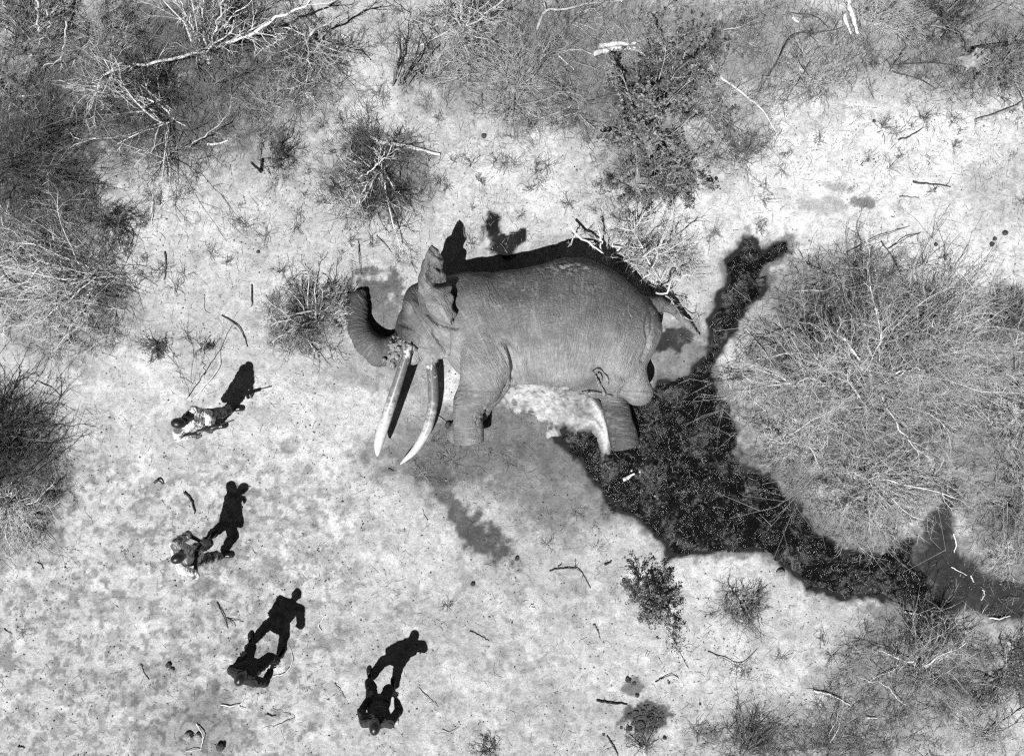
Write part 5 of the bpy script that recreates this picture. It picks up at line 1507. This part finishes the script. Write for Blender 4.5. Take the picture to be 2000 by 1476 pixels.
def lump(name, px, py, r, label, mat, seed, parent=None, zs=.8, cat=None, squash=1.0, z=None):
    rg = np.random.default_rng(seed)
    c = W(px, py, 0); c[2] = float(gh(c[0], c[1])) + r * zs * .55 if z is None else z
    f = Field(c - r * 2, c + r * 2, r / 6)
    f.ell(c, (r, r * squash, r * zs), 0)
    for _ in range(6):
        o = rg.normal(0, 1, 3); o /= np.linalg.norm(o)
        f.ell(c + o * r * (.7, .7, .55), np.full(3, r * rg.uniform(.3, .5)), r * .2)
    V, F = f.mesh(name)
    V = V + vnormals(V, F) * ((vnoise3(V / r * 2.2, seed) - .5) * r * .3)[:, None]
    loc = np.array(parent.location) if parent is not None else c
    me = mesh_np(name, V - loc, F); smooth(me)
    o = link(name, me, M[mat], parent, label if parent is None else None, cat if parent is None else None)
    if parent is None: o.location = c
    return o

b = W(1260, 1400, 0); dp = empty('dung_heap', b, 'dark heap of crumbled dung near the bottom edge', 'dung')
rg = np.random.default_rng(3)
for i in range(110):
    a = rg.uniform(0, 6.28); q = rg.uniform(0, 1) ** .6
    lump('dung_lump', 1262 + 34 * q * math.cos(a), 1400 + 30 * q * math.sin(a), rg.uniform(.010, .034), None, 'dung', 100 + i, dp, .55, None, rg.uniform(.6, 1.2))
for i, (x, y, r_, lab) in enumerate([
    (1226, 1326, .07, 'flat dark dung patch above the dung heap, upper end of the scatter'), (1238, 1333, .045, 'dark dung lump right beside the flat patch above the dung heap'),
    (1244, 1356, .05, 'dark dung ball halfway between flat patch and dung heap'), (1228, 1395, .045, 'round dark dung ball on the left rim of the dung heap'),
    (1229, 1421, .06, 'large dark dung ball at the lower left of the dung heap'), (1243, 1426, .05, 'dark dung ball below the dung heap'),
    (1298, 1440, .05, 'upright dark dung ball right below the dung heap'), (1213, 1419, .035, 'small dark dung ball left of the dung heap'),
    (1367, 1373, .03, 'small dark dung pellet right of the dung heap'), (1179, 1433, .035, 'dark pellet above the bottom-edge stick left of the dung heap'),
    (1522, 1414, .03, 'dark pellet near the bottom edge beside the low scrub'), (1306, 1331, .03, 'dark pellet beside the thin bent twig right of the scatter'),
    (1283, 1243, .028, 'small dark pellet below the short pale log')]):
    lump('dung_ball', x, y, r_ * .8, lab, 'dung', 200 + i, None, .6, 'dung', .6 + .5 * ((i * 37) % 10) / 10)
for i, (x, y, r_, lab, m_) in enumerate([
    (368, 1437, .08, 'pale dry dung ball near the bottom edge, left of a pair', 'dung_pale'), (387, 1438, .07, 'pale dry dung ball near the bottom edge, right of a pair', 'dung_pale'),
    (430, 1458, .075, 'dark dung ball on the bottom edge right of the pale pair', 'dung'), (335, 1308, .05, 'pale pebble on a dark smudge left of the striding person', 'stone'),
    (329, 1298, .05, 'dark dung crumb beside the pale pebble', 'dung'),
    (1963, 455, .045, 'dark round dung ball on bright sand by the right edge', 'dung'), (1942, 467, .035, 'small dark pellet left of the dung ball by the right edge', 'dung'),
    (1936, 478, .04, 'dark pellet below the small one, by the right edge', 'dung'), (1827, 478, .034, 'round dark pellet alone on bright sand above the dark scrub', 'dung'),
    (1525, 1118, .075, 'pale rounded stone at the rim of the puddle, below the huge bush', 'stone'), (504, 492, .03, 'small black chip on bare sand left of the elephant', 'dung'),
    (1010, 1090, .04, 'dark dung crumb at the lower end of the dark streak', 'dung'), (924, 1139, .04, 'dark dung crumb on open sand below the dark streak', 'dung'),
    (876, 830, .07, 'dark wet clod beside the foreleg', 'dung'), (1707, 237, .03, 'dark round pellet on the bright sand, upper right', 'dung'),
    (945, 266, .045, 'dark knobbly clod above the ear shadow', 'dung')]):
    lump('clod' if 'clod' in lab else 'stone' if m_ == 'stone' else 'dung_ball', x, y, r_, lab, m_, 300 + i, cat='stone' if m_ == 'stone' else 'dung')

def stump(px, py, r, hgt, label, mat, seed, lean=(0, 0)):
    rg = np.random.default_rng(seed)
    c = W(px, py, 0); c[2] = float(gh(c[0], c[1]))
    f = Field(c - (r * 2.4, r * 2.4, .1), c + (r * 2.4, r * 2.4, hgt + .15), .013)
    top = c + np.array([lean[0], lean[1], hgt])
    f.cone(c, top, r * 1.15, r * .8, .03, True)
    for i in range(6 if r > .1 else 0):
        a = i * 1.05 + rg.uniform(-.3, .3)
        f.cone(c + (r * .6 * math.cos(a), r * .6 * math.sin(a), hgt * .35), c + (r * 1.9 * math.cos(a), r * 1.9 * math.sin(a), .0), r * .4, r * .15, .04)
    if r > .1: f.ell(top + (0, 0, .01), (r * .5, r * .5, hgt * .5), .02, op='d')
    for i in range(5 if r > .1 else 0):
        a = rg.uniform(0, 6.28); f.cone(top + (r * math.cos(a), r * math.sin(a), .06), top + (r * .6 * math.cos(a), r * .6 * math.sin(a), -hgt * .3), .04, .02, .01, op='d')
    V, F = f.mesh('stump')
    V = V + vnormals(V, F) * ((vnoise(np.arctan2(V[:, 1] - c[1], V[:, 0] - c[0]) * 5, V[:, 2] * 3, seed) - .5) * .03)[:, None]
    me = mesh_np('stump', V - c, F); smooth(me)
    o = link('tree_stump', me, M[mat], None, label, 'stump'); o.location = c
stump(90, 492, .15, .22, 'hollow grey stump near the left edge', 'bark_grey', 1)
stump(1893, 120, .13, .28, 'pale weathered stump in the top right', 'bark_grey', 2, (.03, .05))
stump(510, 334, .03, .36, 'small charred stump casting a long dark shadow, upper left', 'bark_dark', 3, (-.06, .04))
